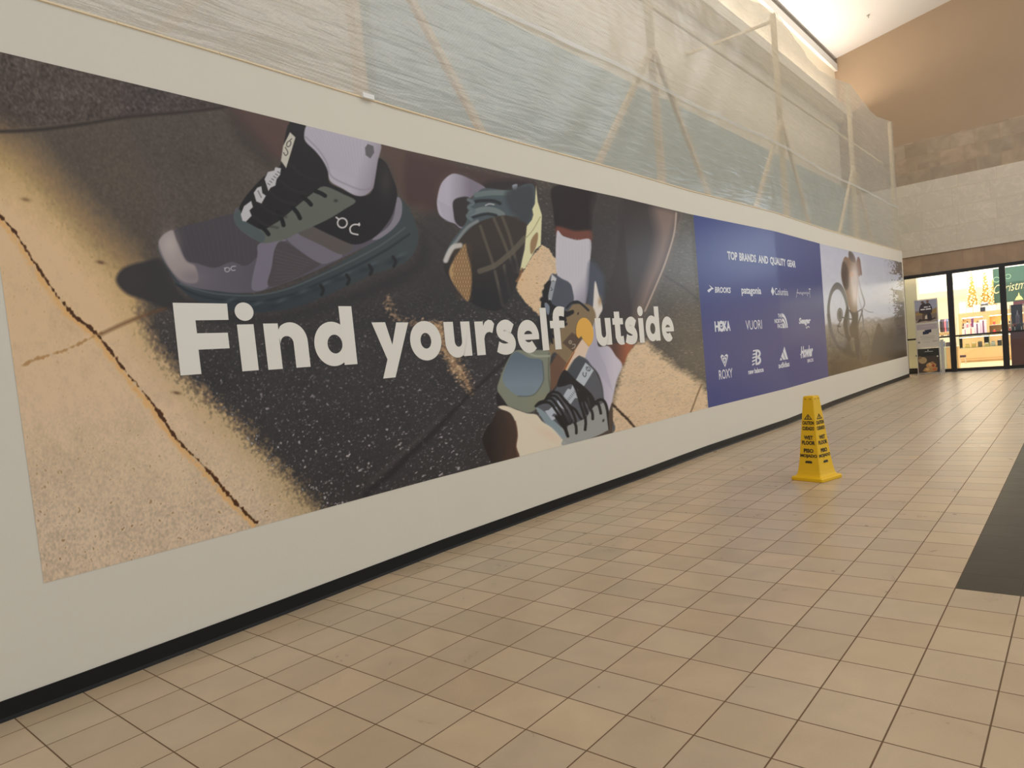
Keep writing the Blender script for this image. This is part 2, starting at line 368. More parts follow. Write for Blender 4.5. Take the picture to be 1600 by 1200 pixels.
def sheet_grid(x0, x1, nx, nz, zb, zt_fn, push=0.0):
    xs = np.linspace(x0, x1, nx); co = np.zeros((nz, nx, 3))
    ph = rng.random(40) * 6.28
    for i, x in enumerate(xs):
        zt = zt_fn(x); zz = np.linspace(zb, zt, nz)
        d = min(abs(x - p) for p in PX); near = min(PX, key=lambda p: abs(x - p))
        bulge = min(1, d / 3.0)
        y = float(yw(x)) + 0.055 - push
        ang = np.arctan2(zz - 23.9, (x - near) + 1e-3)       # folds radiate from the post heads
        rad = np.hypot(zz - 23.9, x - near)
        fan = 0.02 * np.sin(ang * 46 + 1.5 * np.sin(rad)) * np.exp(-rad / 3.2) * bulge
        ang2 = np.arctan2(zz - 12.1, (x - near) + 1e-3); rad2 = np.hypot(zz - 12.1, x - near)
        fan2 = 0.004 * np.sin(ang2 * 38 + ph[0]) * np.exp(-rad2 / 3.0) * bulge
        wav = 0.02 * np.sin(x * 1.1 + zz * .7 + ph[1]) + .02 * np.sin(x * 2.3 - zz * 1.9 + ph[2]) + .003 * np.sin(x * 5.1 + zz * 3.1)
        edge = np.clip((zz - zb) / 0.8, 0, 1)
        yy = y + (fan + fan2 - abs(0.0)) + (wav * bulge - .05) * edge
        co[:, i] = np.stack([np.full(nz, x), np.minimum(yy, y + .02), zz], 1)
    return co
co = sheet_grid(-14, 70.5, 1100, 150, TOP + .03, topz)
pl = grid_mesh('plastic_sheeting', co, 150, 1100, m_pl, smooth=True)
tag(pl, 'wrinkled translucent plastic sheeting stretched over the timber frame above the mural wall', 'plastic sheet')
bm = B(); xs = np.linspace(-14, 70.4, 240); prev = None
for x in xs:
    y = float(yw(x)) - 0.075; z = 16.05 + .05 * math.sin(x * .35) + .015 * math.sin(x * 1.3)
    cur = (bm.verts.new((x, y, z - .085)), bm.verts.new((x, y, z + .085)))
    if prev: bm.faces.new((prev[0], cur[0], cur[1], prev[1]))
    prev = cur
mtp = plastic('seam_tape', 0.62, (0.86, 0.84, 0.78, 1)); obj('seam_tape', bm, mtp, pl, label='pale tape running along the plastic')
# staples / folded scrap at the foot of the sheet
bm = B(); box(bm, 7.75, -.36, 12.0, 8.1, -.28, 12.12); obj('folded_edge', bm, mat('white_plastic_scrap', srgb(205, 203, 198), .3), pl)
# pale wood strip nailed along the hoarding top
bm = B()
for a in range(-22, 71, 2):
    b = min(a + 1.985, 71.2); bar(bm, (a, float(yw(a)) - .015, TOP + .0), (b, float(yw(b)) - .015, TOP + .0), .035, .03)
obj('nailing_strip', bm, m_wood, frame)

# ================================================================== PRINTED PANELS
def print_material(name, rough, spec):
    m = bpy.data.materials.new(name); m.use_nodes = True; nt = m.node_tree; b = nt.nodes['Principled BSDF']
    a = nt.nodes.new('ShaderNodeVertexColor'); a.layer_name = 'print_colour'; nt.links.new(a.outputs[0], b.inputs['Base Color'])
    b.inputs['Roughness'].default_value = rough; b.inputs['Specular IOR Level'].default_value = spec
    return m
m_print = print_material('satin_vinyl_print', 0.30, 0.25)

def catmull(P, n=6, closed=True):
    P = np.asarray(P, float); N = len(P); out = []
    rngi = range(N) if closed else range(N - 1)
    for i in rngi:
        if closed: p0, p1, p2, p3 = P[i-1], P[i], P[(i+1) % N], P[(i+2) % N]
        else: p0, p1, p2, p3 = P[max(i-1, 0)], P[i], P[i+1], P[min(i+2, N-1)]
        for k in range(n):
            t = k / n
            out.append(.5 * ((2*p1) + (-p0+p2)*t + (2*p0-5*p1+4*p2-p3)*t*t + (-p0+3*p1-3*p2+p3)*t**3))
    if not closed: out.append(P[-1])
    return np.array(out)

class Print:
    """a flat artwork: colour at each grid vertex of a wall panel"""
    def __init__(s, X, Z):
        s.X, s.Z = np.meshgrid(X, Z); s.U, s.V = proj(s.X, s.Z)
        s.C = np.zeros(s.X.shape + (3,)); s.sc = 1.0; s.ox = s.oy = 0.0
    def crop(s, ox, oy, sc): s.ox, s.oy, s.sc = ox, oy, sc
    def pt(s, P):
        P = np.asarray(P, float); return np.stack([s.ox + P[:, 0] / s.sc, s.oy + P[:, 1] / s.sc], 1)
    def sub(s, P, pad):
        m = (s.U > P[:, 0].min() - pad) & (s.U < P[:, 0].max() + pad) & (s.V > P[:, 1].min() - pad) & (s.V < P[:, 1].max() + pad)
        if not m.any(): return None
        r = np.where(m.any(1))[0]; c = np.where(m.any(0))[0]
        return slice(r[0], r[-1] + 1), slice(c[0], c[-1] + 1)
    def put(s, sl, al, col):
        if callable(col): col = col(s.U[sl], s.V[sl])
        col = np.asarray(col, float); al = np.clip(al, 0, 1)[..., None]
        s.C[sl] = s.C[sl] * (1 - al) + col * al
    def fill(s, P, col, soft=0.8, a=1.0, smooth=True, n=5, noise=None):
        P = s.pt(P)
        if smooth: P = catmull(P, n)
        sl = s.sub(P, soft * 1.5 + 1)
        if sl is None: return
        U, V = s.U[sl].astype(np.float32), s.V[sl].astype(np.float32)
        ins = np.zeros(U.shape, bool); d2 = np.full(U.shape, 1e9, np.float32)
        for (x0, y0), (x1, y1) in zip(P, np.roll(P, -1, 0)):
            x0, y0, x1, y1 = map(float, (x0, y0, x1, y1))
            if y0 != y1:
                c = ((y0 > V) != (y1 > V)); c &= (U < (x1 - x0) * (V - y0) / (y1 - y0) + x0); ins ^= c
            dx, dy = x1 - x0, y1 - y0; L2 = dx*dx + dy*dy + 1e-9
            t = np.clip(((U - x0) * dx + (V - y0) * dy) / L2, 0, 1)
            np.minimum(d2, (U - x0 - t*dx)**2 + (V - y0 - t*dy)**2, out=d2)
        d = np.sqrt(d2); d = np.where(ins, d, -d)
        if noise is not None: d = d + noise[sl]
        s.put(sl, a * np.clip(d / (2 * soft) + 0.5, 0, 1), col)
    def line(s, P, w, col, soft=0.6, a=1.0, smooth=True, w1=None, wob=None):
        P = s.pt(P)
        if smooth and len(P) > 2: P = catmull(P, 5, False)
        sl = s.sub(P, w + soft + 4)
        if sl is None: return
        U, V = s.U[sl].astype(np.float32), s.V[sl].astype(np.float32); best = np.full(U.shape, -1e9, np.float32); N = len(P) - 1
        for i, ((x0, y0), (x1, y1)) in enumerate(zip(P, P[1:])):
            x0, y0, x1, y1 = map(float, (x0, y0, x1, y1))
            dx, dy = x1 - x0, y1 - y0; L2 = dx*dx + dy*dy + 1e-9
            t = np.clip(((U - x0) * dx + (V - y0) * dy) / L2, 0, 1)
            ww = w if w1 is None else w + (w1 - w) * (i + .5) / N
            np.maximum(best, ww / 2 - np.sqrt((U - x0 - t*dx)**2 + (V - y0 - t*dy)**2), out=best)
        if wob is not None: best = best + wob[sl]
        s.put(sl, a * np.clip(best / (2 * soft) + .5, 0, 1), col)
    def blob(s, x, y, rx, ry, col, a=1.0, ang=0.0, p=1.0):
        x = s.ox + x / s.sc; y = s.oy + y / s.sc; rx /= s.sc; ry /= s.sc
        R = max(rx, ry) * 2.6; sl = s.sub(np.array([[x - R, y - R], [x + R, y + R]]), 0)
        if sl is None: return
        dx, dy = s.U[sl] - x, s.V[sl] - y; c, sn = math.cos(ang), math.sin(ang)
        q = ((dx*c + dy*sn) / rx)**2 + ((-dx*sn + dy*c) / ry)**2
        s.put(sl, a * np.exp(-q ** p), col)
    def ell(s, x, y, rx, ry, ang=0.0, n=24):
        t = np.linspace(0, 2*np.pi, n, endpoint=False); c, sn = math.cos(ang), math.sin(ang)
        return np.stack([x + rx*np.cos(t)*c - ry*np.sin(t)*sn, y + rx*np.cos(t)*sn + ry*np.sin(t)*c], 1)
    def ringline(s, x, y, rx, ry, w, col, ang=0.0, **k):
        e = s.ell(x, y, rx, ry, ang); s.line(np.vstack([e, e[:1]]), w, col, smooth=False, **k)
def lown(shape, cells, seed):
    r = np.random.default_rng(seed); g = r.standard_normal((cells[0] + 2, cells[1] + 2))
    y = np.linspace(0, cells[0], shape[0]); x = np.linspace(0, cells[1], shape[1])
    yi, xi = y.astype(int), x.astype(int); fy, fx = y - yi, x - xi; fy = (fy*fy*(3-2*fy))[:, None]; fx = (fx*fx*(3-2*fx))[None]
    return (g[yi][:, xi] * (1-fy) * (1-fx) + g[yi+1][:, xi] * fy * (1-fx) + g[yi][:, xi+1] * (1-fy) * fx + g[yi+1][:, xi+1] * fy * fx)
def blur(a, n=1):
    for _ in range(n):
        a = (a + np.roll(a, 1, 0) + np.roll(a, -1, 0)) / 3; a = (a + np.roll(a, 1, 1) + np.roll(a, -1, 1)) / 3
    return a

# ---------------- panel 1: shoes on sunlit concrete
UU = np.arange(-6, 1106, 1.0)
xs_ = np.linspace(-4, 30, 4000); us_ = proj(xs_, np.full(4000, 6.5))[0]
XG = np.interp(UU, us_, xs_); XG = XG[(XG > -0.33) & (XG < 26.33)]; XG = np.concatenate([[-0.34], XG, [26.35]])
ZB, ZT = 2.05, 10.955
ZG = np.linspace(ZB, ZT, 640)
A = Print(XG, ZG); SH = A.X.shape
U, V = A.U, A.V
n1 = blur(rng.standard_normal(SH), 1); n1 /= n1.std()
n2 = blur(rng.standard_normal(SH), 2); n2 /= n2.std()
n3 = lown(SH, (60, 110), 3); n4 = lown(SH, (14, 24), 4); n5 = lown(SH, (160, 300), 5)
def mixc(a, b, t): t = np.clip(t, 0, 1)[..., None]; return np.asarray(a, float) * (1-t) + np.asarray(b, float) * t
# sunlit concrete
base = mixc((196, 166, 130), (184, 163, 138), (V - 480) / 330)
base = mixc(base, (190, 166, 136), (U - 800) / 60)
base = base * (1 + .014 * n4 + .012 * n3)[..., None]
rough = np.clip((V - 560) / 260, 0.25, 1) * (U < 620) + (U >= 620) * .75
base = base * (1 + (0.035 * n2 + .02 * n1) * rough)[..., None]
base = base - (np.clip(n2 - 1.75, 0, 1) * 62 * rough)[..., None]
A.C = base.copy()
# the big soft shadow
def shade(U, V):
    c = mixc((80, 73, 67), (58, 55, 55), (V - 330) / 170 + (U - 560) / 600)
    c = mixc(c, (84, 81, 75), (U - 940) / 110 - np.abs(V - 420) / 600)
    return c
shc = shade(U, V)
topl = (V < 205 - (U - 0) * .11 - 2)                       # darker slab above the joint
shc = np.where(topl[..., None], np.array((74, 66, 63)) + (2.5 * n3 + 4 * n2)[..., None], shc)
g = np.clip((V - 440) / 90, 0, 1) + np.clip((U - 640) / 120, 0, 1) * .6
nA = blur(rng.standard_normal(SH), 1); nA /= nA.std()
big = np.clip((V - 560) / 120, 0, 1) * np.clip((900 - U) / 150, 0, 1)
speck = (np.clip(n2 - 1.45 + .2 * n3, 0, 1.3) * (.25 + .75 * big) + np.clip(nA - 1.35, 0, 1.1) * .65) * np.clip(g, 0.04, 1) * np.where(U > 880, .55, 1)
shc = shc * (1 + .03 * n2 + .02 * n4)[..., None] + (speck * 62)[..., None] * np.array((1, .98, .97))
nz = 2.0 * n3 + 3 * n5 + 5.5 * n2 * np.clip((V - 420) / 200, 0.35, 1)
SHP = [(-60,60),(-60,205),(-20,222),(25,255),(62,296),(100,335),(140,378),(172,410),(196,440),(204,478),(225,520),(258,556),(288,590),(330,622),(372,655),(402,692),(436,728),(470,765),(512,808),(560,860),(1200,800),(1200,40)]
full = np.zeros(SH + (3,)); full[:] = shc
def fromarr(arr):
    def f(U_, V_): return arr[f.sl]
    return f
def fill_arr(S, P, arr, **k):
    keep = S.C.copy(); S.C = np.zeros(SH + (3,)); S.fill(P, (1, 1, 1), **k); al = S.C[..., :1]; S.C = keep * (1 - al) + arr * al
A.crop(0, 0, 1)
fill_arr(A, [(-60,225),(60,330),(150,420),(215,520),(300,620),(400,725),(500,830),(800,900),(1200,300),(300,60),(-60,60)], base * .86 + np.array((0, -2, -12)), soft=34, noise=nz)
fill_arr(A, [(-90,40),(-90,190),(-30,205),(30,232),(75,275),(115,320),(155,362),(190,395),(230,430),(300,500),(700,560),(1200,500),(1200,40)], full, soft=40, a=.93, noise=nz)
fill_arr(A, [(260,60),(240,300),(232,440),(222,490),(240,535),(268,570),(300,600),(338,634),(378,668),(408,704),(442,738),(476,774),(518,816),(560,860),(1200,800),(1200,40)], full, soft=16, noise=nz)
# light wedges that break the shadow
brown = np.array((150, 124, 96)) * (1 + .09 * n2 + .05 * n3)[..., None] + (speck * 40)[..., None]
fill_arr(A, [(602,462),(612,470),(614,486),(628,496),(650,503),(685,506),(690,520),(672,522),(640,508),(612,494),(603,478)], brown, soft=4, a=.55, noise=3*n2)
fill_arr(A, [(676,505),(692,507),(700,530),(716,560),(730,585),(738,615),(722,600),(704,578),(690,552),(680,528)], brown, soft=5, a=.8, noise=2*n2)
litc = base.copy() * 1.0
A.crop(640, 240, 3.3333)
fill_arr(A, [(690,475),(720,492),(745,530),(772,560),(770,620),(745,640),(715,680),(690,760),(676,845),(640,812),(600,772),(552,700),(562,655),(600,600),(640,530)], litc, soft=1.2, noise=.4*n2, smooth=False)
A.crop(700, 480, 3.8095)
fill_arr(A, [(1075,205),(1180,205),(1250,275),(1400,380),(1500,450),(1560,520),(1560,660),(1100,760),(960,790),(955,640),(980,540),(1035,340)], litc, soft=7, noise=1.0*n2+1*n3, smooth=False)
A.crop(0, 0, 1)
wob = .8 * n2 + 1.1 * n3
# joints and the orange crack
A.line([(-8,206),(60,203),(130,194),(200,183),(290,175),(372,165)], 5, (56,48,44), soft=2.2, a=.9)
A.line([(372,165),(380,185),(400,215)], 4, (62,52,47), soft=3, a=.6)
CR1 = [(-4,333),(22,362),(52,408),(82,452),(115,492),(150,521),(178,556),(206,592),(240,632),(266,672),(292,702),(318,728),(350,765),(378,796),(410,826)]
A.line([(x - 4, y + 3) for x, y in CR1], 9, (196,150,96), soft=3.5, a=.75, wob=wob*1.6)
A.line(CR1, 3.4, (74,47,26), soft=.9, wob=wob)
A.line([(34,571),(60,560),(90,551),(122,538),(158,520)], 2.2, (150,112,74), soft=1.4, a=.8, wob=wob)
A.line([(158,522),(190,507),(222,494),(262,480),(290,470)], 5, (98,74,52), soft=3, a=.8)
for x, y, r, c in ((40,312,4,(120,95,70)),(157,410,4,(96,74,56)),(276,614,3.5,(96,76,58))):
    A.blob(x, y, r * 1.8, r * .7, c, .9, .2)
A.line([(806,548),(770,582),(735,615),(703,648)], 4.5, (40,37,36), soft=2.4, a=.85)
A.line([(700,652),(668,684),(640,710),(612,738),(572,772)], 10, (43,40,41), soft=3.5, a=.75)
A.line([(690,650),(655,685),(622,714),(580,752)], 5, (84,80,78), soft=4, a=.45)
A.line([(780,478),(800,497),(822,515)], 3, (44,42,42), soft=1.5, a=.7)
A.crop(700, 480, 3.8095)
A.line([(978,578),(1020,620),(1070,670),(1118,722)], 3.6, (58,42,32), soft=1, wob=.4*n2)
A.line([(1508,462),(1480,530),(1462,580),(1438,640)], 2.2, (112,90,68), soft=.9)
A.crop(640, 240, 3.3333)
A.line([(1270,590),(1350,650),(1430,700),(1500,760)], 2.4, (58,56,55), soft=1.6, a=.7)
A.line([(0,330),(60,380),(130,440),(200,500)], 4, (52,49,49), soft=3, a=.6)
A.line([(960,230),(1010,280),(1060,330),(1100,380)], 3, (60,56,55), soft=2, a=.5)

# ---------------- shoe lying on its side, top left
A.crop(160, 150, 2.963)
A.fill([(590,40),(880,120),(860,230),(830,300),(770,275),(690,190),(620,120)], (86,67,62), soft=6, a=.9)
A.fill([(590,60),(640,90),(760,230),(820,310),(760,340),(640,230),(575,110)], (64,57,53), soft=9, a=.6)
A.fill([(1270,215),(1620,300),(1620,530),(1500,545),(1420,500),(1370,440),(1330,330)], (84,68,60), soft=5, a=.95)
A.fill([(1500,540),(1620,520),(1620,1000),(1500,900),(1470,700)], (60,57,57), soft=12, a=.6)
A.fill([(64,862),(74,820),(110,790),(180,770),(280,760),(350,900),(430,975),(420,1010),(300,985),(190,945),(110,915)], (57,54,54), soft=3.2, a=.97)
A.fill([(420,930),(700,1020),(1000,960),(1300,840),(1450,760),(1480,640),(1500,760),(1380,880),(1100,980),(760,1060),(480,1040)], (50,48,49), soft=9, a=.75)
sole = lambda U_, V_: mixc((64,70,71), (52,58,62), (V_ - 400) / 90)
A.fill([(256,700),(278,760),(310,820),(350,880),(400,925),(470,960),(560,985),(680,1003),(800,995),(900,978),(1000,940),(1090,900),(1180,860),(1260,822),(1360,790),(1420,755),(1455,700),(1462,640),(1448,585),(1425,530),(1390,480),(1350,470),(1320,600),(1240,680),(1100,770),(900,870),(740,915),(560,905),(430,880),(330,830)], sole, soft=1.2)
body = lambda U_, V_: mixc((104,99,105), (84,80,88), (U_ - 250) / 160)
A.fill([(258,700),(266,660),(292,635),(330,622),(470,582),(600,548),(640,520),(900,600),(1180,560),(1350,480),(1372,470),(1385,520),(1350,600),(1270,668),(1180,715),(1060,775),(950,825),(840,868),(730,905),(620,912),(520,902),(430,888),(360,862),(308,800),(275,745)], body, soft=.9)
A.fill([(332,622),(480,578),(612,545),(622,600),(680,652),(735,680),(716,742),(662,786),(596,768),(520,796),(440,776),(390,760),(362,700)], (73,68,72), soft=1.0)
for k in range(16):
    A.line([(345 + k*24, 618 - k*5), (395 + k*22, 760 + (k % 3) * 4)], 1.4, (82,77,80), soft=1.2, a=.35)
A.fill([(262,690),(272,655),(298,632),(326,624),(345,680),(385,762),(430,790),(440,860),(372,858),(308,792)], (140,130,128), soft=1.6)
A.blob(310,690,38,60,(164,154,150),.7)
A.blob(420,840,70,40,(106,100,106),.6)
A.fill([(728,682),(852,664),(804,702),(782,800),(766,885),(690,892),(716,745)], (108,103,114), soft=.9)
A.fill([(800,702),(842,674),(958,750),(1012,776),(900,840),(770,882),(784,790)], (76,69,72), soft=.9)
for k in range(9): A.line([(800, 712 + k*18), (980 - k*12, 768 + k*9)], 1.4, (92,86,90), soft=1, a=.4)
A.fill([(852,660),(905,635),(1000,684),(1110,735),(1060,768),(1012,776),(940,735)], (104,99,108), soft=.9)
A.fill([(905,634),(980,603),(1070,650),(1160,690),(1110,735),(1000,684)], (86,80,78), soft=.9)
A.fill([(1250,660),(1320,608),(1350,550),(1362,470),(1385,490),(1382,560),(1345,615),(1280,662)], (118,114,122), soft=.9)
# dark collar, tongue and laces
A.fill([(868,120),(955,135),(935,200),(985,252),(1028,300),(1045,345),(1050,400),(1110,432),(1175,462),(1240,452),(1262,380),(1270,290),(1310,308),(1340,370),(1364,450),(1345,540),(1310,600),(1255,656),(1170,688),(1080,655),(975,604),(900,560),(780,600),(750,640),(690,600),(645,575),(630,530),(660,470),(745,375),(820,325),(832,260)], (40,37,37), soft=1.0)
A.blob(1310,400,30,70,(58,54,53),.8)
A.fill([(985,440),(1015,420),(1050,424),(1110,452),(1172,487),(1120,525),(1050,568),(975,604),(900,636),(850,662),(790,676),(740,680),(680,648),(632,610),(610,572),(612,545),(634,528),(652,572),(700,604),(745,618),(800,590),(850,552),(905,505)], (92,95,88), soft=.9)
A.fill([(610,545),(634,528),(652,572),(705,606),(750,640),(740,678),(680,648),(630,610),(610,575)], (76,84,86), soft=1.5, a=.9)
for a_, b_ in (((728,600),(768,640)),((812,540),(838,598)),((882,518),(914,566)),((925,468),(965,503)),((985,440),(1030,462))):
    A.line([a_, ((a_[0]+b_[0])/2 + 4, (a_[1]+b_[1])/2), b_], 6.5, (34,32,32), soft=.8)
for a_ in ((850,300),(790,360),(740,410),(700,470),(660,520)):
    A.line([a_, (a_[0]+80, a_[1]+70), (a_[0]+150, a_[1]+90)], 4, (52,48,47), soft=1.6, a=.5)
A.blob(1080,485,9,7,(50,48,46),.9)
wht = (168,166,168)
A.fill([(640,548),(655,510),(688,486),(696,515),(680,530),(690,555),(664,582),(648,578)], wht, soft=.8, smooth=False)
A.fill([(700,448),(716,425),(735,418),(740,450),(756,462),(736,498),(712,488)], wht, soft=.8, smooth=False)
A.fill([(750,385),(766,352),(795,345),(800,330),(826,335),(822,365),(806,385),(800,415),(778,425),(768,440)], wht, soft=.8, smooth=False)
for k in range(6): A.line([(765 + k*9, 405 - k*11), (775 + k*9, 412 - k*11)], 1.1, (70,66,66), soft=.5)
A.fill([(868,168),(893,192),(872,262),(850,334),(826,300),(836,232)], (172,168,156), soft=.8, smooth=False)
A.ringline(862,222,9,14,1.3,(60,56,54),.4); A.line([(846,238),(858,262),(848,276),(838,262)], 1.3, (60,56,54), soft=.5); A.line([(868,204),(876,198)],1.3,(60,56,54),soft=.5)
A.line([(720,440),(735,470)], 1.4, (90,86,86), soft=.8)
# sock
sock = lambda U_, V_: mixc((158,153,163), (122,116,125), (U_ - 560) / 40 + (V_ - 260) / 120)
A.fill([(948,130),(1000,140),(1240,195),(1290,225),(1275,300),(1262,380),(1250,430),(1215,460),(1170,460),(1110,428),(1055,395),(1042,345),(1020,300),(985,255),(935,200)], sock, soft=1.0)
for k in range(18): A.line([(955 + k*17, 150 + k*4), (1050 + k*11, 330 + k*5)], 1.2, (146,140,150), soft=1, a=.45)
A.line([(940,190),(1000,250),(1038,310),(1060,372),(1130,410),(1200,435),(1250,425)], 2.2, (126,120,128), soft=1.2, a=.8)
A.fill([(1215,240),(1228,222),(1254,232),(1258,262),(1240,290),(1218,274)], (94,90,94), soft=.9, smooth=False)
# marks on the shoe
A.ringline(1110,588,22,22,2.4,(176,172,172)); A.line([(1092,570),(1082,562)],2.4,(176,172,172),soft=.5)
A.line([(1190,596),(1162,596),(1146,612),(1152,634),(1182,642)], 2.4, (176,172,172), soft=.5); A.line([(1188,590),(1188,600)],2.4,(176,172,172),soft=.5)
A.ringline(577,804,11,10,1.2,(164,160,164)); A.line([(616,788),(600,790),(594,800),(602,808),(614,806)], 1.2, (164,160,164), soft=.5); A.line([(564,796),(570,800)],1.2,(164,160,164),soft=.4)
# sole seams and cloud pods
A.line([(360,868),(450,900),(570,920),(720,922),(860,892),(1000,835),(1150,765),(1290,690),(1400,610)], 2.2, (88,93,94), soft=1.2, a=.8)
A.line([(340,872),(440,922),(580,948),(730,950),(880,918),(1020,860),(1170,790),(1310,715),(1420,640)], 3, (42,46,50), soft=1.6, a=.8)
for x, y in ((560,968),(690,982),(800,968),(900,925),(1000,890),(1100,845),(1220,800),(1350,760)):
    A.blob(x, y, 44, 15, (44,50,54), .8, -.35); A.blob(x + 30, y - 22, 30, 9, (88,97,100), .5, -.4)
for x, y in ((1235,800),(1345,762),(1130,845),(1010,893)): A.line([(x, y - 16), (x + 12, y + 6), (x + 4, y + 26)], 5, (38,37,38), soft=1.2, a=.9)

# ---------------- shoe seen from below
A.crop(640, 240, 3.3333)
A.fill([(-20,20),(60,20),(240,60),(640,150),(560,190),(400,185),(330,140),(230,100),(150,160),(140,280),(60,260),(-20,240)], (72,56,54), soft=7, a=.9)
A.fill([(395,150),(640,150),(640,260),(480,280),(380,260)], (46,42,42), soft=5, a=.8)
A.fill([(145,290),(143,235),(165,155),(215,108),(262,110),(330,140),(395,180),(350,205),(312,238),(300,300),(285,380),(262,388),(236,366),(196,350),(160,325)], lambda U_, V_: mixc((160,154,166), (114,108,118), (U_ - 700) / 35), soft=1.0)
for k in range(12): A.line([(150 + k*3, 250 + k*9), (205 + k*7, 275 + k*9)], 1, (136,130,142), soft=.8, a=.5)
A.fill([(226,250),(262,228),(312,232),(322,300),(280,380),(240,360),(228,310)], (56,51,52), soft=1.2)
A.fill([(178,572),(184,530),(210,470),(262,400),(296,350),(310,260),(352,205),(395,180),(520,190),(600,160),(645,165),(655,240),(640,330),(610,372),(560,330),(470,330),(380,350),(320,400),(250,480),(205,545)], (76,84,87), soft=.9)
A.line([(345,215),(420,205),(515,205)], 8, (98,107,107), soft=1); A.line([(320,268),(352,248),(430,246),(470,260)], 5, (44,46,48), soft=1.2)
A.line([(318,312),(380,292),(440,296),(482,318)], 9, (104,112,112), soft=1); A.line([(330,332),(400,315),(450,322)], 4, (48,50,52), soft=1)
A.line([(305,240),(332,258),(306,280),(336,300),(300,322),(322,345)], 5, (94,102,104), soft=1)
A.line([(395,270),(415,262),(438,266)], 2, (150,152,152), soft=.8)
A.fill([(535,165),(560,160),(556,188),(538,186)], (132,136,144), soft=1); A.blob(545,270,14,22,(104,110,118),.6)
A.fill([(500,200),(600,165),(640,170),(650,250),(640,320),(600,380),(560,330),(520,290)], (62,64,67), soft=4, a=.85)
sol = lambda U_, V_: mixc((62,55,50), (44,42,42), (V_ - 380) / 80)
A.fill([(352,362),(420,336),(500,322),(560,345),(612,372),(604,430),(586,520),(572,600),(556,680),(520,745),(470,815),(390,812),(320,775),(250,712),(200,645),(178,580),(214,520),(262,445),(310,395)], sol, soft=1.2)
A.fill([(232,548),(262,502),(290,470),(300,520),(318,590),(322,680),(305,768),(262,728),(218,662),(205,610)], (156,128,94), soft=1.6)
for i in range(9):
    for j in range(14):
        x = 215 + i*14 + (j % 2) * 7; y = 480 + j*21
        A.ringline(x, y, 6, 9, .7, (84,66,48), a=.8) if (222 + (560-y)*.0 < x < 322 and y < 760 and x > 205 + abs(y-600)*.28) else None
for L_ in ([(368,378),(402,480),(432,570),(462,690),(485,790)], [(438,338),(482,440),(520,540),(548,620)], [(482,330),(520,430),(548,540),(566,620)], [(490,580),(505,650),(520,730)]):
    A.line(L_, 4.5, (88,82,72), soft=1.2, a=.85)
A.line([(365,612),(440,585),(500,540),(545,500),(600,440)], 8.5, (92,86,76), soft=1.2, a=.9); A.line([(380,628),(450,600),(515,552)], 2, (54,50,46), soft=1, a=.9)
A.line([(186,560),(206,510),(248,450),(300,385),(352,352)], 5, (120,124,124), soft=1.3, a=.85)
A.line([(188,556),(204,520),(226,488),(262,478)], 8, (176,172,166), soft=1.6, a=.9)
A.fill([(520,560),(560,560),(560,640),(545,720),(500,780),(480,800),(470,700)], (50,47,48), soft=4, a=.8)
# lime sole edge catching the sun
A.fill([(658,168),(666,250),(688,320),(682,478),(655,500),(630,545),(600,598),(575,608),(584,560),(598,500),(604,440),(610,378),(636,345),(644,318),(638,290),(652,262)], (200,196,156), soft=.8, smooth=False)
A.fill([(630,455),(662,410),(668,440),(652,500),(630,522)], (134,112,84), soft=1.0); A.line([(604,440),(640,400),(680,330)], 1.6, (150,146,110), soft=.8)
A.line([(585,600),(572,640),(556,664)], 3, (120,90,62), soft=1.2)

# ---------------- legs
A.fill([(750,170),(960,190),(955,300),(948,400),(940,460),(870,452),(800,430),(762,402),(748,300)], (44,37,36), soft=1.6)
A.fill([(768,378),(860,402),(948,402),(944,462),(868,452),(800,432),(764,420)], (104,66,56), soft=2.4)
A.fill([(765,412),(800,430),(870,450),(942,450),(940,560),(936,650),(925,740),(905,800),(850,780),(842,700),(768,640)], lambda U_, V_: mixc((172,168,175), (118,114,128), (V_ - 425) / 55 + (U_ - 915) / 40), soft=.9)
for k in range(10): A.line([(778 + k*17, 432 + k*2), (790 + k*15, 640)], 1.2, (160,156,166), soft=1, a=.35)
A.fill([(1110,240),(1390,290),(1382,400),(1335,560),(1300,650),(1245,790),(1215,860),(1160,1010),(1010,1010),(985,900),(1010,820),(1050,640),(1085,460)], (60,54,55), soft=2.0)
A.fill([(1270,280),(1390,300),(1380,400),(1335,560),(1290,670),(1230,800),(1180,870),(1210,700),(1260,560),(1290,420)], (132,114,104), soft=10, a=.75)
A.line([(1388,310),(1376,420),(1334,560),(1292,665),(1225,820)], 2.2, (176,160,146), soft=1.1, a=.85)
A.fill([(950,210),(1110,245),(1085,460),(1040,650),(960,650),(945,450)], (68,64,64), soft=4, a=.5)
A.fill([(940,560),(1010,640),(1010,760),(985,820),(930,800),(925,700)], (74,78,90), soft=4, a=.9)
A.fill([(965,665),(985,735),(1004,805),(985,850),(960,930),(935,960),(945,880),(955,790)], (198,190,182), soft=1.0)
A.blob(990,770,10,24,(150,122,88),.8)

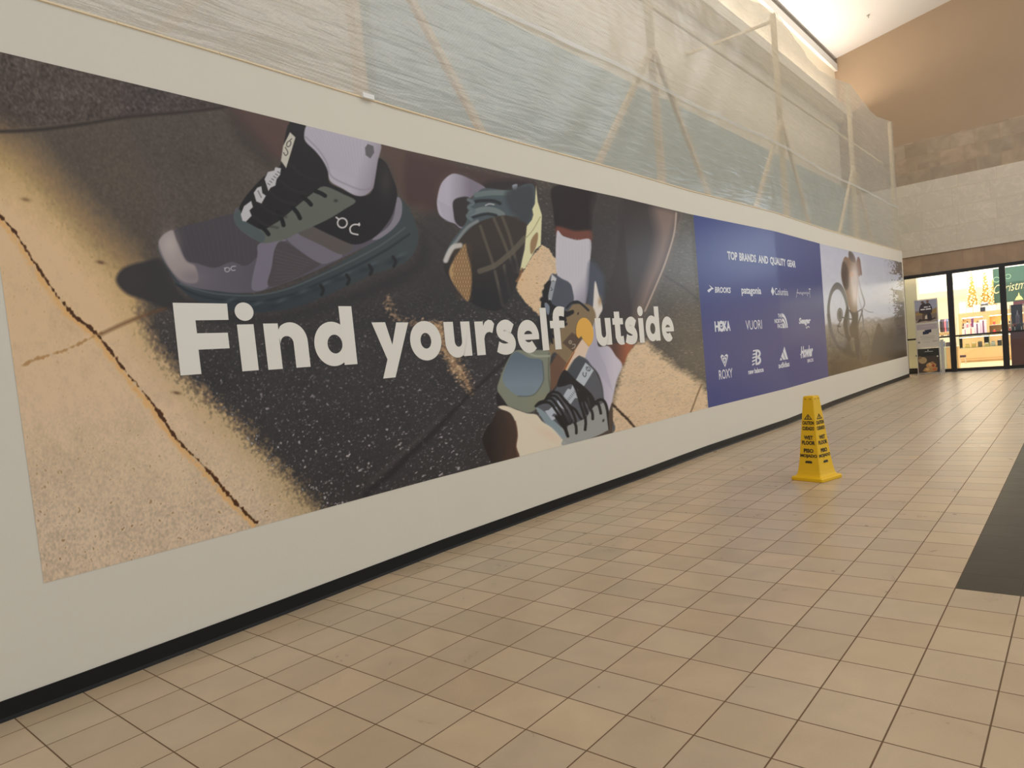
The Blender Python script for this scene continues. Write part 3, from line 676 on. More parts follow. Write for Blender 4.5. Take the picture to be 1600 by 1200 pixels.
# ---------------- standing shoe behind the words
A.crop(640, 240, 3.3333)
A.fill([(745,625),(790,650),(838,682),(850,770),(845,830),(760,800),(715,770),(690,750),(700,700),(722,660)], (78,80,90), soft=1.0)
for x, y in ((712,690),(702,720),(690,760),(706,790),(730,775)): A.blob(x, y, 14, 14, (30,29,30), .95, p=2)
A.fill([(740,628),(764,650),(745,768),(722,770),(730,690)], (172,172,172), soft=.8, smooth=False)
A.ringline(747,672,6,9,1.1,(62,62,66)); A.line([(738,700),(748,712),(742,722)],1.1,(62,62,66),soft=.5)
A.line([(730,770),(800,790),(850,775),(905,800)], 5, (34,33,36), soft=1)
A.crop(700, 480, 3.8095)
A.fill([(560,30),(690,10),(760,-20),(850,-10),(880,60),(855,130),(800,190),(760,275),(705,375),(640,270),(600,300),(560,260),(590,150)], (120,104,80), soft=1.2)
A.fill([(540,60),(690,10),(700,40),(640,120),(600,230),(540,260)], (44,42,44), soft=3, a=.9)
for L_ in ([(560,20),(620,60),(700,50),(740,30)], [(590,90),(650,120),(700,100)], [(580,150),(640,180)]): A.line(L_, 5, (32,30,31), soft=1)
A.fill([(680,212),(736,150),(800,188),(748,270)], (86,70,58), soft=.8, smooth=False)
A.ringline(727,208,7,9,1.2,(158,146,130)); A.line([(740,222),(756,222),(752,240),(738,246)], 1.2, (158,146,130), soft=.5)
A.fill([(652,275),(708,335),(740,300),(700,385),(655,450),(612,505),(604,350)], (100,76,60), soft=1.0, smooth=False)
A.fill([(745,270),(690,370),(664,430),(700,392),(770,285),(800,200)], (206,164,116), soft=1.4)
A.line([(752,268),(712,335),(680,398)], 2.2, (120,72,42), soft=.8)
A.fill([(800,188),(865,135),(852,200),(822,310),(772,292),(702,385),(745,285)], (214,190,168), soft=1.0)
for k in range(6): A.line([(800 + k*8, 205 + k*3), (770 + k*9, 285 + k*4)], 1, (186,164,146), soft=.7, a=.6)
# its toe
A.fill([(392,262),(470,258),(600,262),(606,350),(608,480),(590,522),(540,590),(482,628),(400,604),(350,582),(294,498),(306,430),(340,345)], (116,119,106), soft=1.0)
A.fill([(400,266),(480,300),(560,320),(566,440),(505,520),(415,528),(328,448),(345,348)], lambda U_, V_: mixc((92,103,112), (110,122,130), (V_ - 560) / 40), soft=.9)
A.line([(560,320),(568,400),(562,450),(508,522),(416,530)], 1.3, (86,90,84), soft=.8); A.line([(600,275),(598,400),(606,480)], 1.5, (90,88,74), soft=.8)
A.blob(560,560,60,40,(126,122,100),.5); A.line([(470,268),(520,290),(600,290)], 3, (140,142,128), soft=1)
A.fill([(292,508),(318,535),(350,585),(340,600),(300,592),(286,550)], (42,38,38), soft=1)

# ---------------- sock and leg at right
A.crop(700, 480, 3.8095)
A.fill([(950,225),(1100,215),(1070,280),(1035,350),(990,300)], lambda U_, V_: mixc((84,58,50), (142,88,60), (U_ - 960) / 20), soft=1.6)
A.fill([(872,80),(895,110),(888,200),(900,235),(955,232),(998,290),(1036,345),(1005,430),(980,540),(958,650),(930,560),(918,470),(890,390),(835,330),(815,300),(850,200)], lambda U_, V_: mixc((150,146,160), (178,172,182), (U_ - 930) / 30), soft=1.1)
for k in range(9): A.line([(868 + k*8, 210 + k*16), (905 + k*9, 400 + k*12)], 1.2, (142,138,152), soft=1, a=.4)
# ---------------- big front shoe
A.fill([(700,430),(770,300),(790,292),(835,322),(882,400),(912,470),(920,545),(935,560),(965,640),(975,755),(680,840),(600,640),(560,600),(640,520)], (82,84,88), soft=1.0)
A.fill([(524,592),(600,600),(640,640),(700,715),(760,720),(850,655),(905,590),(935,570),(958,650),(975,760),(860,800),(690,835),(640,770),(560,660)], (132,139,138), soft=1.0)
A.fill([(524,592),(560,600),(620,660),(700,760),(712,770),(690,830),(650,790),(580,700)], (118,130,137), soft=2.0, a=.9)
A.fill([(850,780),(960,750),(975,765),(860,795)], (96,78,66), soft=1.4); A.fill([(955,640),(978,590),(975,765),(950,700)], (70,62,58), soft=1.2)
A.fill([(298,592),(340,587),(410,612),(470,632),(525,640),(562,682),(620,722),(672,782),(692,830),(418,912),(402,850),(412,760),(402,690),(372,632),(322,610)], lambda U_, V_: mixc((214,202,180), (232,220,196), (V_ - 650) / 40), soft=1.0)
A.blob(600,760,90,30,(206,180,160),.6,.5); A.line([(440,640),(520,720),(600,830)], 4, (224,208,188), soft=3, a=.6); A.line([(430,800),(520,870)], 2, (196,184,160), soft=1.5, a=.6)
A.fill([(204,800),(206,770),(232,715),(262,680),(282,632),(320,612),(368,634),(400,690),(410,750),(402,820),(420,905),(280,938),(238,885)], lambda U_, V_: mixc((44,37,34), (70,56,48), (U_ - 765) / 30), soft=1.2)
A.line([(300,640),(340,700),(352,770),(330,860)], 8, (58,46,40), soft=5, a=.6); A.line([(400,680),(412,760),(404,830),(418,900)], 2, (98,70,58), soft=1)
A.crop(830, 560, 8.571)
A.fill([(60,645),(100,590),(190,540),(240,480),(330,410),(350,330),(390,220),(440,160),(490,160),(590,0),(700,0),(760,60),(850,170),(920,320),(955,470),(950,545),(870,580),(830,660),(760,720),(690,810),(570,860),(490,920),(430,940),(330,860),(180,720),(90,660)], (84,85,90), soft=.8)
A.fill([(590,0),(700,0),(760,60),(700,120),(600,290),(480,180)], (62,66,70), soft=2.5, a=.7)
A.fill([(725,55),(835,160),(700,380),(595,290)], (160,167,172), soft=.6, smooth=False)
A.ringline(762,142,30,24,1.2,(70,74,82),.7,soft=.4); A.line([(735,112),(775,160)],1.0,(70,74,82),soft=.4)
A.line([(735,190),(728,235),(712,245),(690,215),(695,190)], 1.4, (70,74,82), soft=.4)
A.fill([(430,500),(470,430),(490,405),(530,415),(550,355),(630,425),(600,480),(618,535),(585,530),(525,615),(480,570)], (158,163,170), soft=.6, smooth=False)
for k in range(8): A.line([(470 + k*17, 560 - k*21), (498 + k*15, 572 - k*19)], .9, (84,84,92), soft=.4)
A.fill([(345,572),(385,565),(475,670),(455,690),(390,650)], (158,162,172), soft=.6)
A.fill([(180,705),(235,690),(290,632),(340,660),(375,745),(340,750),(300,735),(275,770),(320,790),(315,815),(275,830)], (158,163,172), soft=.6, smooth=False)
BLK = (36,33,32)
A.fill([(390,225),(440,155),(490,180),(600,290),(700,370),(800,470),(850,560),(840,640),(780,690),(750,620),(700,560),(660,590),(610,480),(625,425),(540,345),(440,370),(350,380),(352,320)], BLK, soft=.8)
A.fill([(750,510),(800,560),(815,640),(790,650),(760,590)], (62,58,58), soft=1, a=.9); A.fill([(700,590),(730,640),(760,700),(735,760),(705,680)], (60,56,58), soft=1, a=.9)
for L_ in ([(80,620),(160,590),(250,600),(330,700),(400,820),(460,930),(490,1040)], [(200,540),(270,540),(340,620),(420,740),(470,860),(520,880)],
           [(300,450),(370,470),(440,560),(510,640),(570,760),(600,870),(602,1000)], [(250,500),(330,510),(420,620),(480,720),(540,850)],
           [(450,560),(520,640),(590,690),(650,790),(670,810)], [(560,330),(620,470),(660,620),(700,740),(725,850),(720,955)], [(690,470),(700,600),(750,740)],
           [(770,470),(800,580),(810,700),(822,810)], [(850,600),(900,560),(960,560),(1000,620),(1020,720),(1035,810)], [(850,590),(900,640),(930,735)], [(330,780),(400,860),(450,950),(480,1030)]):
    A.line(L_, 4.0, BLK, soft=.6)
A.fill([(330,800),(420,760),(500,800),(560,830),(480,905),(420,930)], BLK, soft=1.2, a=.85); A.fill([(440,720),(500,740),(540,830),(500,860)], (58,54,56), soft=1.2, a=.8)
A.line([(60,640),(110,590),(190,560),(230,490),(300,440)], 4, BLK, soft=.8)
A.fill([(485,915),(570,870),(610,855),(700,815),(740,790),(790,700),(850,640),(930,610),(975,600),(1000,680),(1020,800),(1045,960),(960,1000),(800,1075),(430,1170),(425,1080),(500,1040)], (134,136,132), soft=.9, a=.92)
for L_ in ([(440,930),(470,980),(490,1045)], [(580,860),(600,920),(602,1000)], [(722,790),(728,870),(720,955)], [(800,690),(818,740),(822,810)], [(890,590),(915,660),(930,735)]): A.line(L_, 4.2, BLK, soft=.6)
A.line([(850,590),(900,556),(950,552),(985,600),(1010,680),(1025,780),(1045,950)], 3.2, BLK, soft=.6)
A.fill([(800,1075),(940,1010),(1040,960),(1060,1020),(830,1085)], (78,68,62), soft=.8); A.blob(965,832,14,22,(44,42,42),.95,.4,2)
A.fill([(1035,770),(1085,600),(1080,1010),(1050,1010)], (78,66,56), soft=.8)
A.crop(820, 440, 8.571)
A.fill([(400,0),(590,20),(640,130),(650,270),(560,400),(440,350),(350,260)], (76,79,88), soft=.8)
A.fill([(355,0),(412,0),(355,260),(312,200)], (132,136,142), soft=.6, smooth=False)
A.line([(350,80),(368,110),(346,120)], 1.2, (76,78,84), soft=.4)
A.fill([(300,0),(352,0),(310,180),(330,270),(440,345),(520,380),(560,400),(640,380),(650,400),(580,440),(540,440),(560,520),(535,545),(500,520),(350,420),(330,560),(380,830),(320,760),(280,560),(250,420),(215,330),(225,260),(250,200),(240,170),(270,60)], BLK, soft=.7)
A.fill([(262,300),(290,285),(330,340),(320,440),(290,420)], (112,118,128), soft=.6)
A.line([(560,350),(620,290),(700,268),(770,310),(850,385)], 3.4, (38,38,42), soft=.7)
A.blob(712,428,10,20,(40,38,38),.95,.3,2)

def print_panel(S, name):
    C_ = np.clip(S.C, 0, 255); C_ = C_ * (1 - .22 * np.clip(1 - C_ / 130, 0, 1)); alb = lin(C_) * KP * 1.09; alb = alb * np.minimum(1, .92 / np.maximum(alb.max(-1, keepdims=True), 1e-6))
    co = np.stack([S.X, yw(S.X) - 0.006, S.Z], -1)
    return grid_mesh(name, co, S.X.shape[0], S.X.shape[1], m_print, alb)
mural = print_panel(A, 'shoe_mural')
tag(mural, 'wide printed mural of running shoes on sunlit concrete, reading Find yourself outside, on the hoarding', 'mural')

# ---------------- lettering helpers (flat vinyl letters, in wall feet)
def lay(P, k):
    a = abs(sum(P[i][0] * P[(i+1) % len(P)][1] - P[(i+1) % len(P)][0] * P[i][1] for i in range(len(P)))) / 2
    return 0.0 if (len(P) in (3, 4) and a < .055) else .0012 + .0012 * (k % 3)
def wall_mesh(name, polys, m, parent, off=0.012, label=None):
    vs, fs = [], []
    for k, P in enumerate(polys):
        b0 = len(vs)
        for x, z in P: vs.append((x, float(yw(x)) - off - lay(P, k), z))
        fs.append(list(range(b0, b0 + len(P))))
    return obj(name, (vs, fs), m, parent, label=label)
def rect(x0, z0, x1, z1): return [(x0, z0), (x1, z0), (x1, z1), (x0, z1)]
def disc(cx, cz_, rx, rz, n=40): return [(cx + rx*math.cos(2*math.pi*k/n), cz_ + rz*math.sin(2*math.pi*k/n)) for k in range(n)]
def arc(cx, cz_, rx, rz, a0, a1, n=18): return [(cx + rx*math.cos(math.radians(a0 + (a1-a0)*k/n)), cz_ + rz*math.sin(math.radians(a0 + (a1-a0)*k/n))) for k in range(n+1)]
def sector(cx, cz_, rx, rz, ix, iz, a0, a1, icx=None, icz=None, n=40):
    icx = cx if icx is None else icx; icz = cz_ if icz is None else icz
    o_ = arc(cx, cz_, rx, rz, a0, a1, n); i_ = arc(icx, icz, ix, iz, a0, a1, n)
    return [[o_[k], o_[k+1], i_[k+1], i_[k]] for k in range(n)]
def stroke(P, hw, closed=False, n=6):
    P = catmull(P, n, closed) if len(P) > 2 else np.array(P, float); L_, R_ = [], []
    for i in range(len(P)):
        t = P[min(i+1, len(P)-1)] - P[max(i-1, 0)]; t = t / (np.hypot(*t) + 1e-9); nrm = np.array((-t[1], t[0]))
        for Q_, q_ in ((L_, P[i] + nrm*hw), (R_, P[i] - nrm*hw)):     # the inner side of a tight bend must not fold back
            Q_.append(Q_[-1] if Q_ and np.dot(q_ - np.array(Q_[-1]), t) <= 0 else tuple(q_))
    out = []
    for i in range(len(P)-1):
        q_ = []
        for v_ in (L_[i], L_[i+1], R_[i+1], R_[i]):
            if v_ not in q_: q_.append(v_)
        if len(q_) > 2: out.append(q_)
    return out
def g_u(x, w_=1.05):
    return [[(x,6.33),(x+.375,6.33)] + arc(x+.525,5.78,.15,.17,180,360,14) + [(x+w_-.38,6.33),(x+w_,6.33),(x+w_,5.33),(x+w_-.36,5.33),(x+w_-.37,5.43)] + arc(x+.45,5.76,.45,.46,-52,-180,14)]
def g_s(x): return stroke([(x+.80,6.06),(x+.60,6.175),(x+.40,6.17),(x+.235,6.07),(x+.27,5.935),(x+.46,5.86),(x+.66,5.77),(x+.745,5.63),(x+.66,5.49),(x+.45,5.445),(x+.24,5.47),(x+.07,5.54)], .172)
def g_e(cx, cz_=5.8, rx=.55, rz=.535): return sector(cx, cz_, rx, rz, rx*.42, rz*.35, 0, 312) + [rect(cx-rx*.55, cz_-rz*.20, cx+rx*.985, cz_+rz*.14)]
def g_d(x): return sector(x+.53, 5.86, .53, .53, .215, .225, 0, 360, icx=x+.585, icz=5.855) + [rect(x+.80, 5.34, x+1.19, 6.76)]
polys = [[(2.39,6.81),(3.51,6.80),(3.50,6.46),(2.80,6.46),(2.80,6.20),(3.45,6.195),(3.45,5.87),(2.79,5.87),(2.79,5.38),(2.37,5.38)]]
polys += [disc(3.87,6.63,.215,.195), rect(3.67,5.37,4.05,6.36)]
polys += [rect(4.28,5.36,4.64,6.37), [(4.62,6.20)] + arc(4.94,5.95,.43,.44,125,0,14) + [(5.37,5.36),(4.99,5.36)] + arc(4.825,5.92,.165,.165,0,180,12)]
polys += g_d(5.54)
polys += [[(7.31,6.355),(7.76,6.355),(7.93,5.77),(8.14,6.345),(8.57,6.34),(7.92,4.92),(7.50,4.92),(7.71,5.40)]]
polys += sector(9.15,5.83,.58,.54,.195,.215,0,360)
polys += g_u(9.87)
polys += [rect(11.13,5.32,11.50,6.32), [(11.48,6.15),(11.58,6.30),(11.75,6.37),(11.90,6.34),(12.0,6.24),(11.88,5.96),(11.76,6.0),(11.63,5.98),(11.54,5.90),(11.48,5.75)]]
polys += g_s(12.02) + g_e(13.60)
polys += [rect(14.28,5.31,14.62,6.72), rect(14.95,5.31,15.30,6.42)] + stroke([(15.125,6.3),(15.15,6.48),(15.26,6.585),(15.44,6.60),(15.62,6.57)], .165) + [rect(14.78,6.03,15.58,6.28)]
polys += g_u(17.42, 1.03)
polys += [rect(18.72,5.55,19.09,6.56), rect(18.58,6.07,19.31,6.31)] + stroke([(18.905,5.75),(18.92,5.56),(19.06,5.46),(19.30,5.47)], .165)
polys += g_s(19.40) + [disc(20.67,6.57,.22,.20), rect(20.47,5.31,20.86,6.29)] + g_d(21.03)
polys += g_e(22.95)
m_letter = mat('white_vinyl_letters', srgb(214, 210, 200, 1.62), 0.45)
for w0, w1, wl in ((2, 7, 'Find'), (7, 16, 'yourself'), (17, 24, 'outside')):
    wall_mesh('headline_word', [P for P in polys if w0 <= np.mean([p_[0] for p_ in P]) < w1], m_letter, mural, label='white lettering reading ' + wl)
sun = arc(16.75,5.83,.53,.53,-72,192,40) + [WP(780+660/5.333, 460+368/5.333), WP(780+680/5.333, 460+346/5.333), WP(780+697/5.333, 460+376/5.333)]
wall_mesh('sun_disc', [sun], mat('sun_yellow_vinyl', srgb(240, 182, 72), 0.4), mural, label='yellow disc standing for the letter o')

# ---------------- panel 2: blue brand panel
BX0, BX1 = 26.35, 45.25
bx = np.concatenate([np.arange(BX0, BX1, .25), [BX1]]); bz = np.linspace(ZB, ZT, 20)
Xb, Zb = np.meshgrid(bx, bz); co = np.stack([Xb, yw(Xb) - .006, Zb], -1)
m_blue = mat('blue_vinyl', srgb(48, 60, 116), 0.30, spec=0.26)
brand = grid_mesh('brand_panel', co, 20, len(bx), m_blue)
tag(brand, 'plain blue panel listing white outdoor brand logos between the shoe mural and the cyclist print', 'sign')
def text_polys(s, x0, x1, z0, z1, bold=0.0, shear=0.0, y=None):
    cu = bpy.data.curves.new('t', 'FONT'); cu.body = s; cu.offset = bold; cu.shear = shear; cu.resolution_u = 3
    to = bpy.data.objects.new('t', cu); COL.objects.link(to); dg = bpy.context.evaluated_depsgraph_get()
    me = to.evaluated_get(dg).to_mesh(); V_ = np.array([v.co[:2] for v in me.vertices]); P_ = [list(p.vertices) for p in me.polygons]
    to.evaluated_get(dg).to_mesh_clear(); bpy.data.objects.remove(to); bpy.data.curves.remove(cu)
    mn, mx = V_.min(0), V_.max(0); V_ = (V_ - mn) / (mx - mn); V_ = V_ * np.array((x1-x0, z1-z0)) + np.array((x0, z0))
    return V_, P_
def text_obj(name, s, box_, m, parent, bold=0.02, shear=0.0, off=0.012, label=None):
    V_, P_ = text_polys(s, *box_, bold=bold, shear=shear)
    return obj(name, ([(x, float(yw(x)) - off, z) for x, z in V_], P_), m, parent, label=label)
m_bw = mat('white_logo_vinyl', srgb(206, 208, 214), 0.45)
def logo(parts_text, polys, name='brand_logo', label=None):
    vs, fs = [], []
    for s, bx_, bo, shr in parts_text:
        V_, P_ = text_polys(s, *bx_, bold=bo, shear=shr); b0 = len(vs)
        vs += [(x, float(yw(x)) - .012, z) for x, z in V_]; fs += [[b0 + i for i in p_] for p_ in P_]
    for k, P in enumerate(polys):
        b0 = len(vs); vs += [(x, float(yw(x)) - .0125 - lay(P, k) * .4, z) for x, z in P]; fs.append(list(range(b0, b0 + len(P))))
    return obj(name, (vs, fs), m_bw, brand, label=label)
for wd, x0, x1 in (('TOP', 29.62, 30.80), ('BRANDS', 31.02, 33.14), ('AND', 33.42, 34.78), ('QUALITY', 35.05, 37.62), ('GEAR', 37.90, 39.55)):
    text_obj('heading_word', wd, (x0, x1, 9.07 if 'Q' not in wd else 8.995, 9.49), m_bw, brand, .04, label='white capitals reading ' + wd)
logo([('BROOKS', (27.95,29.72,7.41,7.70), .035, .15)], [[(27.14,7.50),(27.30,7.41),(27.62,7.56),(27.86,7.60),(27.70,7.66),(27.36,7.78),(27.58,7.63),(27.34,7.58)]], label='white BROOKS logo with chevron')
logo([('patagonia', (30.98,33.5,7.28,7.76), .03, 0)], [], label='white patagonia logo')
logo([('Columbia', (35.42,37.68,7.37,7.77), .005, 0)], [[(34.86,7.57),(35.10,7.83),(35.36,7.57),(35.10,7.33)]], label='white Columbia logo with diamond')
logo([], stroke([(39.3,7.36),(39.45,7.60),(39.62,7.80),(39.50,7.62),(39.38,7.56),(39.62,7.58),(39.72,7.54),(39.9,7.60),(39.96,7.50),(40.2,7.62),(40.3,7.5),(40.55,7.62),(40.5,7.42),(40.8,7.62),(40.95,7.52),(41.1,7.64),(41.3,7.54),(41.5,7.66),(41.55,7.40),(41.7,7.62),(41.95,7.56),(42.1,7.8)], .02) + stroke([(41.95,7.86),(42.35,7.86)], .035) + stroke([(42.15,7.86),(42.1,7.30)], .02) + stroke([(39.2,7.28),(39.35,7.44)], .02), label='thin white handwritten signature logo')
logo([('H', (27.64,28.10,5.55,6.05), .04, 0), ('KA', (28.62,29.36,5.55,6.05), .045, 0)], sector(28.37,5.80,.34,.27,.15,.12,0,360,n=24) + [[(28.18,5.86),(28.37,5.74),(28.60,5.92),(28.37,5.82)]], label='white HOKA logo')
logo([('VUORI', (31.2,33.28,5.54,6.03), 0, 0)], [], label='thin white VUORI logo')
logo([('THE', (35.62,36.24,6.10,6.32), .03, 0), ('NORTH', (35.08,36.24,5.80,6.04), .03, 0), ('FACE', (35.46,36.24,5.51,5.75), .03, 0)], sector(36.28,5.50,.90,.84,.70,.64,0,90,n=14) + sector(36.28,5.50,.60,.56,.40,.38,0,90,n=14) + sector(36.28,5.50,.32,.30,.02,.02,0,90,n=10), label='white THE NORTH FACE logo with half dome')
logo([('Seager', (39.4,41.9,5.58,6.06), .05, .2)], stroke([(40.9,5.60),(40.8,5.44),(41.0,5.42),(41.2,5.50),(41.55,5.44)], .03), label='white Seager script logo')
hx, hz = 28.43, 4.14
heart = lambda s_: [(hx, hz - .34*s_), (hx + .30*s_, hz + .02*s_), (hx + .42*s_, hz + .20*s_), (hx + .30*s_, hz + .30*s_), (hx + .10*s_, hz + .26*s_), (hx, hz + .16*s_), (hx - .10*s_, hz + .26*s_), (hx - .30*s_, hz + .30*s_), (hx - .42*s_, hz + .20*s_), (hx - .30*s_, hz + .02*s_)]
def frame_poly(a, b): return [[a[i], a[(i+1) % len(a)], b[(i+1) % len(a)], b[i]] for i in range(len(a))]
logo([('ROXY', (27.70,29.22,3.25,3.71), .01, 0)], frame_poly(heart(1), heart(.68)) + frame_poly(heart(.5), heart(.22)), label='white ROXY logo with heart')
nbp = [[(31.62,3.66),(31.95,3.72),(31.98,3.80),(31.65,3.75)], [(31.64,3.84),(32.10,3.90),(32.14,3.98),(31.66,3.92)], [(31.70,4.02),(32.15,4.06),(32.18,4.14),(31.72,4.10)], [(31.78,4.20),(32.2,4.22),(32.22,4.30),(31.80,4.28)], [(31.86,4.38),(32.22,4.40),(32.24,4.47),(31.88,4.46)],
       [(32.05,3.70),(32.25,3.70),(32.42,4.46),(32.22,4.46)]] + sector(32.42,4.25,.42,.22,.20,.09,-90,90,n=12) + sector(32.36,3.89,.48,.23,.24,.09,-90,90,n=12) + [rect(32.2,4.37,32.45,4.47), rect(32.1,3.66,32.4,3.76)]
logo([('new balance', (31.08,33.06,3.24,3.51), .035, 0)], nbp, label='white new balance logo')
logo([('adidas', (35.18,37.0,3.27,3.58), .03, 0)], [[(35.42,3.70),(35.60,3.87),(35.72,3.80),(35.80,3.70)], [(35.66,3.92),(35.96,4.16),(36.34,3.70),(35.98,3.70)], [(36.0,4.20),(36.30,4.46),(36.82,3.70),(36.44,3.70)]], label='white adidas logo with three bars')
logo([('Howler', (39.3,41.95,3.60,4.32), .045, .35), ('BROS', (40.62,41.9,3.27,3.48), .03, 0)], stroke([(39.2,3.82),(39.9,4.02)], .03), label='white Howler BROS logo')

# ---------------- panel 3: cyclist against a misty valley
xs_ = np.linspace(44, 73, 3000); us_ = proj(xs_, np.full(3000, 6.5))[0]
XC = np.interp(np.arange(1284, 1420, .45), us_, xs_); XC = XC[(XC > 45.27) & (XC < 70.8)]; XC = np.concatenate([[45.25], XC, [70.85]])
S = Print(XC, np.linspace(ZB, ZT, 430)); U, V = S.U, S.V; q = S.X.shape
m2_ = blur(rng.standard_normal(q), 1); m2_ /= m2_.std(); m3_ = lown(q, (30, 22), 31); m4_ = lown(q, (10, 7), 33); m5_ = lown(q, (80, 60), 35)
Zr = S.Z; Xr = (S.X - 45.25) / 25.6
sky = mixc((162,164,178), (190,192,200), (10.9 - Zr) / 4.5)
hor = 5.55 + .35 * Xr + .10 * m3_
gr = mixc((116,112,108), (84,76,62), (5.4 - Zr) / 2.6); gr = mixc(gr, (56,50,46), (Xr - .55) / .5 + (4.5 - Zr) / 9)
S.C = sky * np.clip((Zr - hor) / .25 + .5, 0, 1)[..., None] + gr * (1 - np.clip((Zr - hor) / .25 + .5, 0, 1))[..., None]
S.C = S.C * (1 + np.where(Zr < hor, .07, .008) * m3_ + np.where(Zr < hor, .05, .004) * m2_)[..., None]
haze = np.exp(-((Zr - 5.6) / .5) ** 2); S.C = mixc(S.C, (150,148,148), haze * .35)
S.crop(1280, 380, 5.717)
S.fill([(527,715),(560,760),(600,830),(640,900),(650,1060),(560,1110),(450,1130),(470,930),(495,810)], (74,68,64), soft=1.2)
S.fill([(600,800),(640,800),(760,860),(800,1000),(640,1060),(600,900)], (66,61,58), soft=4, a=.7)
S.blob(200,880,120,60,(126,124,122),.4); S.fill([(40,1190),(90,1080),(200,1040),(330,1060),(480,1040),(800,960),(800,1200)], (72,62,50), soft=5, a=.6)
gk, gd = (88,84,84), (62,57,56)
outer = [(70,600),(84,480),(112,395),(150,352),(190,365),(228,430),(258,540),(270,680),(262,820),(235,930),(200,965),(160,930),(118,840),(84,730)]
inner = [(94,600),(104,495),(130,432),(166,412),(200,448),(232,535),(246,650),(244,770),(222,860),(186,892),(150,860),(116,760)]
ring = S.C.copy(); S.fill(outer, (100,98,100), soft=.7); keepm = S.C.copy()
tmp = np.zeros(q + (3,)); S.C = tmp; S.fill(inner, (1,1,1), soft=.7); al = S.C[..., :1].copy(); S.C = keepm * (1 - al) + ring * al
S.line([(80,640),(100,780),(150,900),(190,950)], 4, (84,82,84), soft=1.2, a=.7)
for k in range(5): S.line([(170,650),(170 + 80*math.cos(k*1.3), 650 + 230*math.sin(k*1.3))], .5, (150,150,154), soft=.5, a=.4)
S.fill([(160,925),(220,930),(262,860),(300,960),(330,1010),(250,1000)], (58,53,48), soft=3, a=.7)
S.fill(S.ell(184,640,26,62), (92,88,86), soft=.7); S.ringline(184,640,18,46,1,(130,128,126)); S.line([(190,690),(165,760),(178,800),(235,840)], 1.6, (84,80,78), soft=.5); S.line([(165,740),(185,745)],2.4,(66,62,60),soft=.5)
S.fill([(250,560),(262,610),(250,700),(262,800),(285,850),(262,880),(235,830),(214,720),(228,640)], (66,61,60), soft=.8)
S.fill([(265,595),(342,605),(346,720),(352,830),(372,1000),(350,1030),(326,960),(312,850),(285,840),(268,760),(290,700),(286,640)], (70,63,58), soft=.9)
S.line([(200,662),(290,680)], 1.8, (78,74,72), soft=.5); S.line([(345,612),(385,595),(348,720),(352,800)], 1.7, (84,80,78), soft=.5); S.line([(340,745),(385,610)], 1.6, (84,80,78), soft=.5)
S.line([(378,600),(392,700),(400,790)], 2.0, (104,102,104), soft=.5); e = S.ell(402,935,44,150); S.line(np.vstack([e, e[:1]]), 2.0, (86,82,80), soft=.7, smooth=False)
S.fill([(318,870),(352,850),(356,1010),(330,1010)], (72,66,60), soft=1)
S.fill([(266,74),(296,88),(318,130),(334,180),(345,240),(352,330),(344,420),(336,520),(336,608),(290,612),(262,560),(240,460),(212,370),(198,290),(200,220),(214,150),(232,120),(260,128)], (118,98,84), soft=.9)
S.fill([(198,290),(200,220),(214,165),(240,190),(262,260),(262,380),(240,420),(214,370)], (78,66,62), soft=1.4)
S.fill([(266,74),(296,88),(318,130),(322,170),(290,165),(264,120)], (84,74,72), soft=1)
S.fill([(346,122),(364,146),(374,215),(381,275),(376,290),(368,282),(358,298),(346,285),(336,235),(332,170)], (96,72,64), soft=.8)
S.line([(350,318),(372,420),(402,520),(400,560),(382,592)], 2.0, (128,124,128), soft=.6); S.line([(345,330),(352,470),(378,580)], 1.2, (140,136,140), soft=.6, a=.8); S.line([(402,590),(440,612),(480,618)], .9, (120,116,118), soft=.5)
S.blob(310,330,38,120,(222,208,200),.95); S.blob(318,480,30,90,(206,192,184),.8); S.blob(290,280,16,24,(226,168,120),.5); S.blob(340,330,60,200,(216,216,220),.35)
# foliage at the right edge
fo = (m2_ * .8 + m5_ * 1.0 + m3_ * .8)
tre = np.clip((S.X - 65.2 - .8*m3_ ) / 2.5, 0, 1) * ((Zr > 9.7) | (Zr < 8.3)) + np.clip((S.X - 68.6) / 1.5, 0, 1) * .6
al = np.clip((fo + tre * 2.4 - 1.4) * 1.6, 0, 1) * (Zr > 4.8) * np.clip((S.X - 63.5) / 2, 0, 1)
S.C = mixc(S.C, (92,84,76), al * .85)
cyc = print_panel(S, 'cyclist_print')
tag(cyc, 'printed photo of a mountain biker above a misty valley, at the hoarding far end', 'poster')

# ================================================================== STORE FRONT
m_blk = mat('black_anodised_frame', srgb(30, 29, 28), 0.35, spec=0.5)
def yx(u, v, X): p_ = atX(u, v, X); return p_[1], p_[2]
bm = B()
box(bm, XF - .10, -44, 9.52, XF + .25, .35, 9.84)                       # head
box(bm, XF - .10, -0.06, 0, XF + .25, .35, 9.52)                        # left jamb
for y0, y1 in ((-4.18, -3.70), (-8.33, -7.86), (-12.5, -12.05)):
    box(bm, XF - .14, y0, 0, XF + .28, y1, 9.52)
struct('door_1', bm, m_blk)
bm = B()
for y0, y1 in ((-3.70, -0.06), (-7.86, -4.18), (-12.05, -8.33)):
    box(bm, XF - .02, y0, 0.05, XF + .14, y1, .36); box(bm, XF - .02, y0, 3.42, XF + .14, y1, 3.58)
struct('door_2', bm, m_blk)
m_glass = bpy.data.materials.new('shop_glass'); m_glass.use_nodes = True; nt = m_glass.node_tree
for n in list(nt.nodes): nt.nodes.remove(n)
o_ = nt.nodes.new('ShaderNodeOutputMaterial'); tr = nt.nodes.new('ShaderNodeBsdfTransparent'); tr.inputs[0].default_value = (.95, .97, .96, 1)
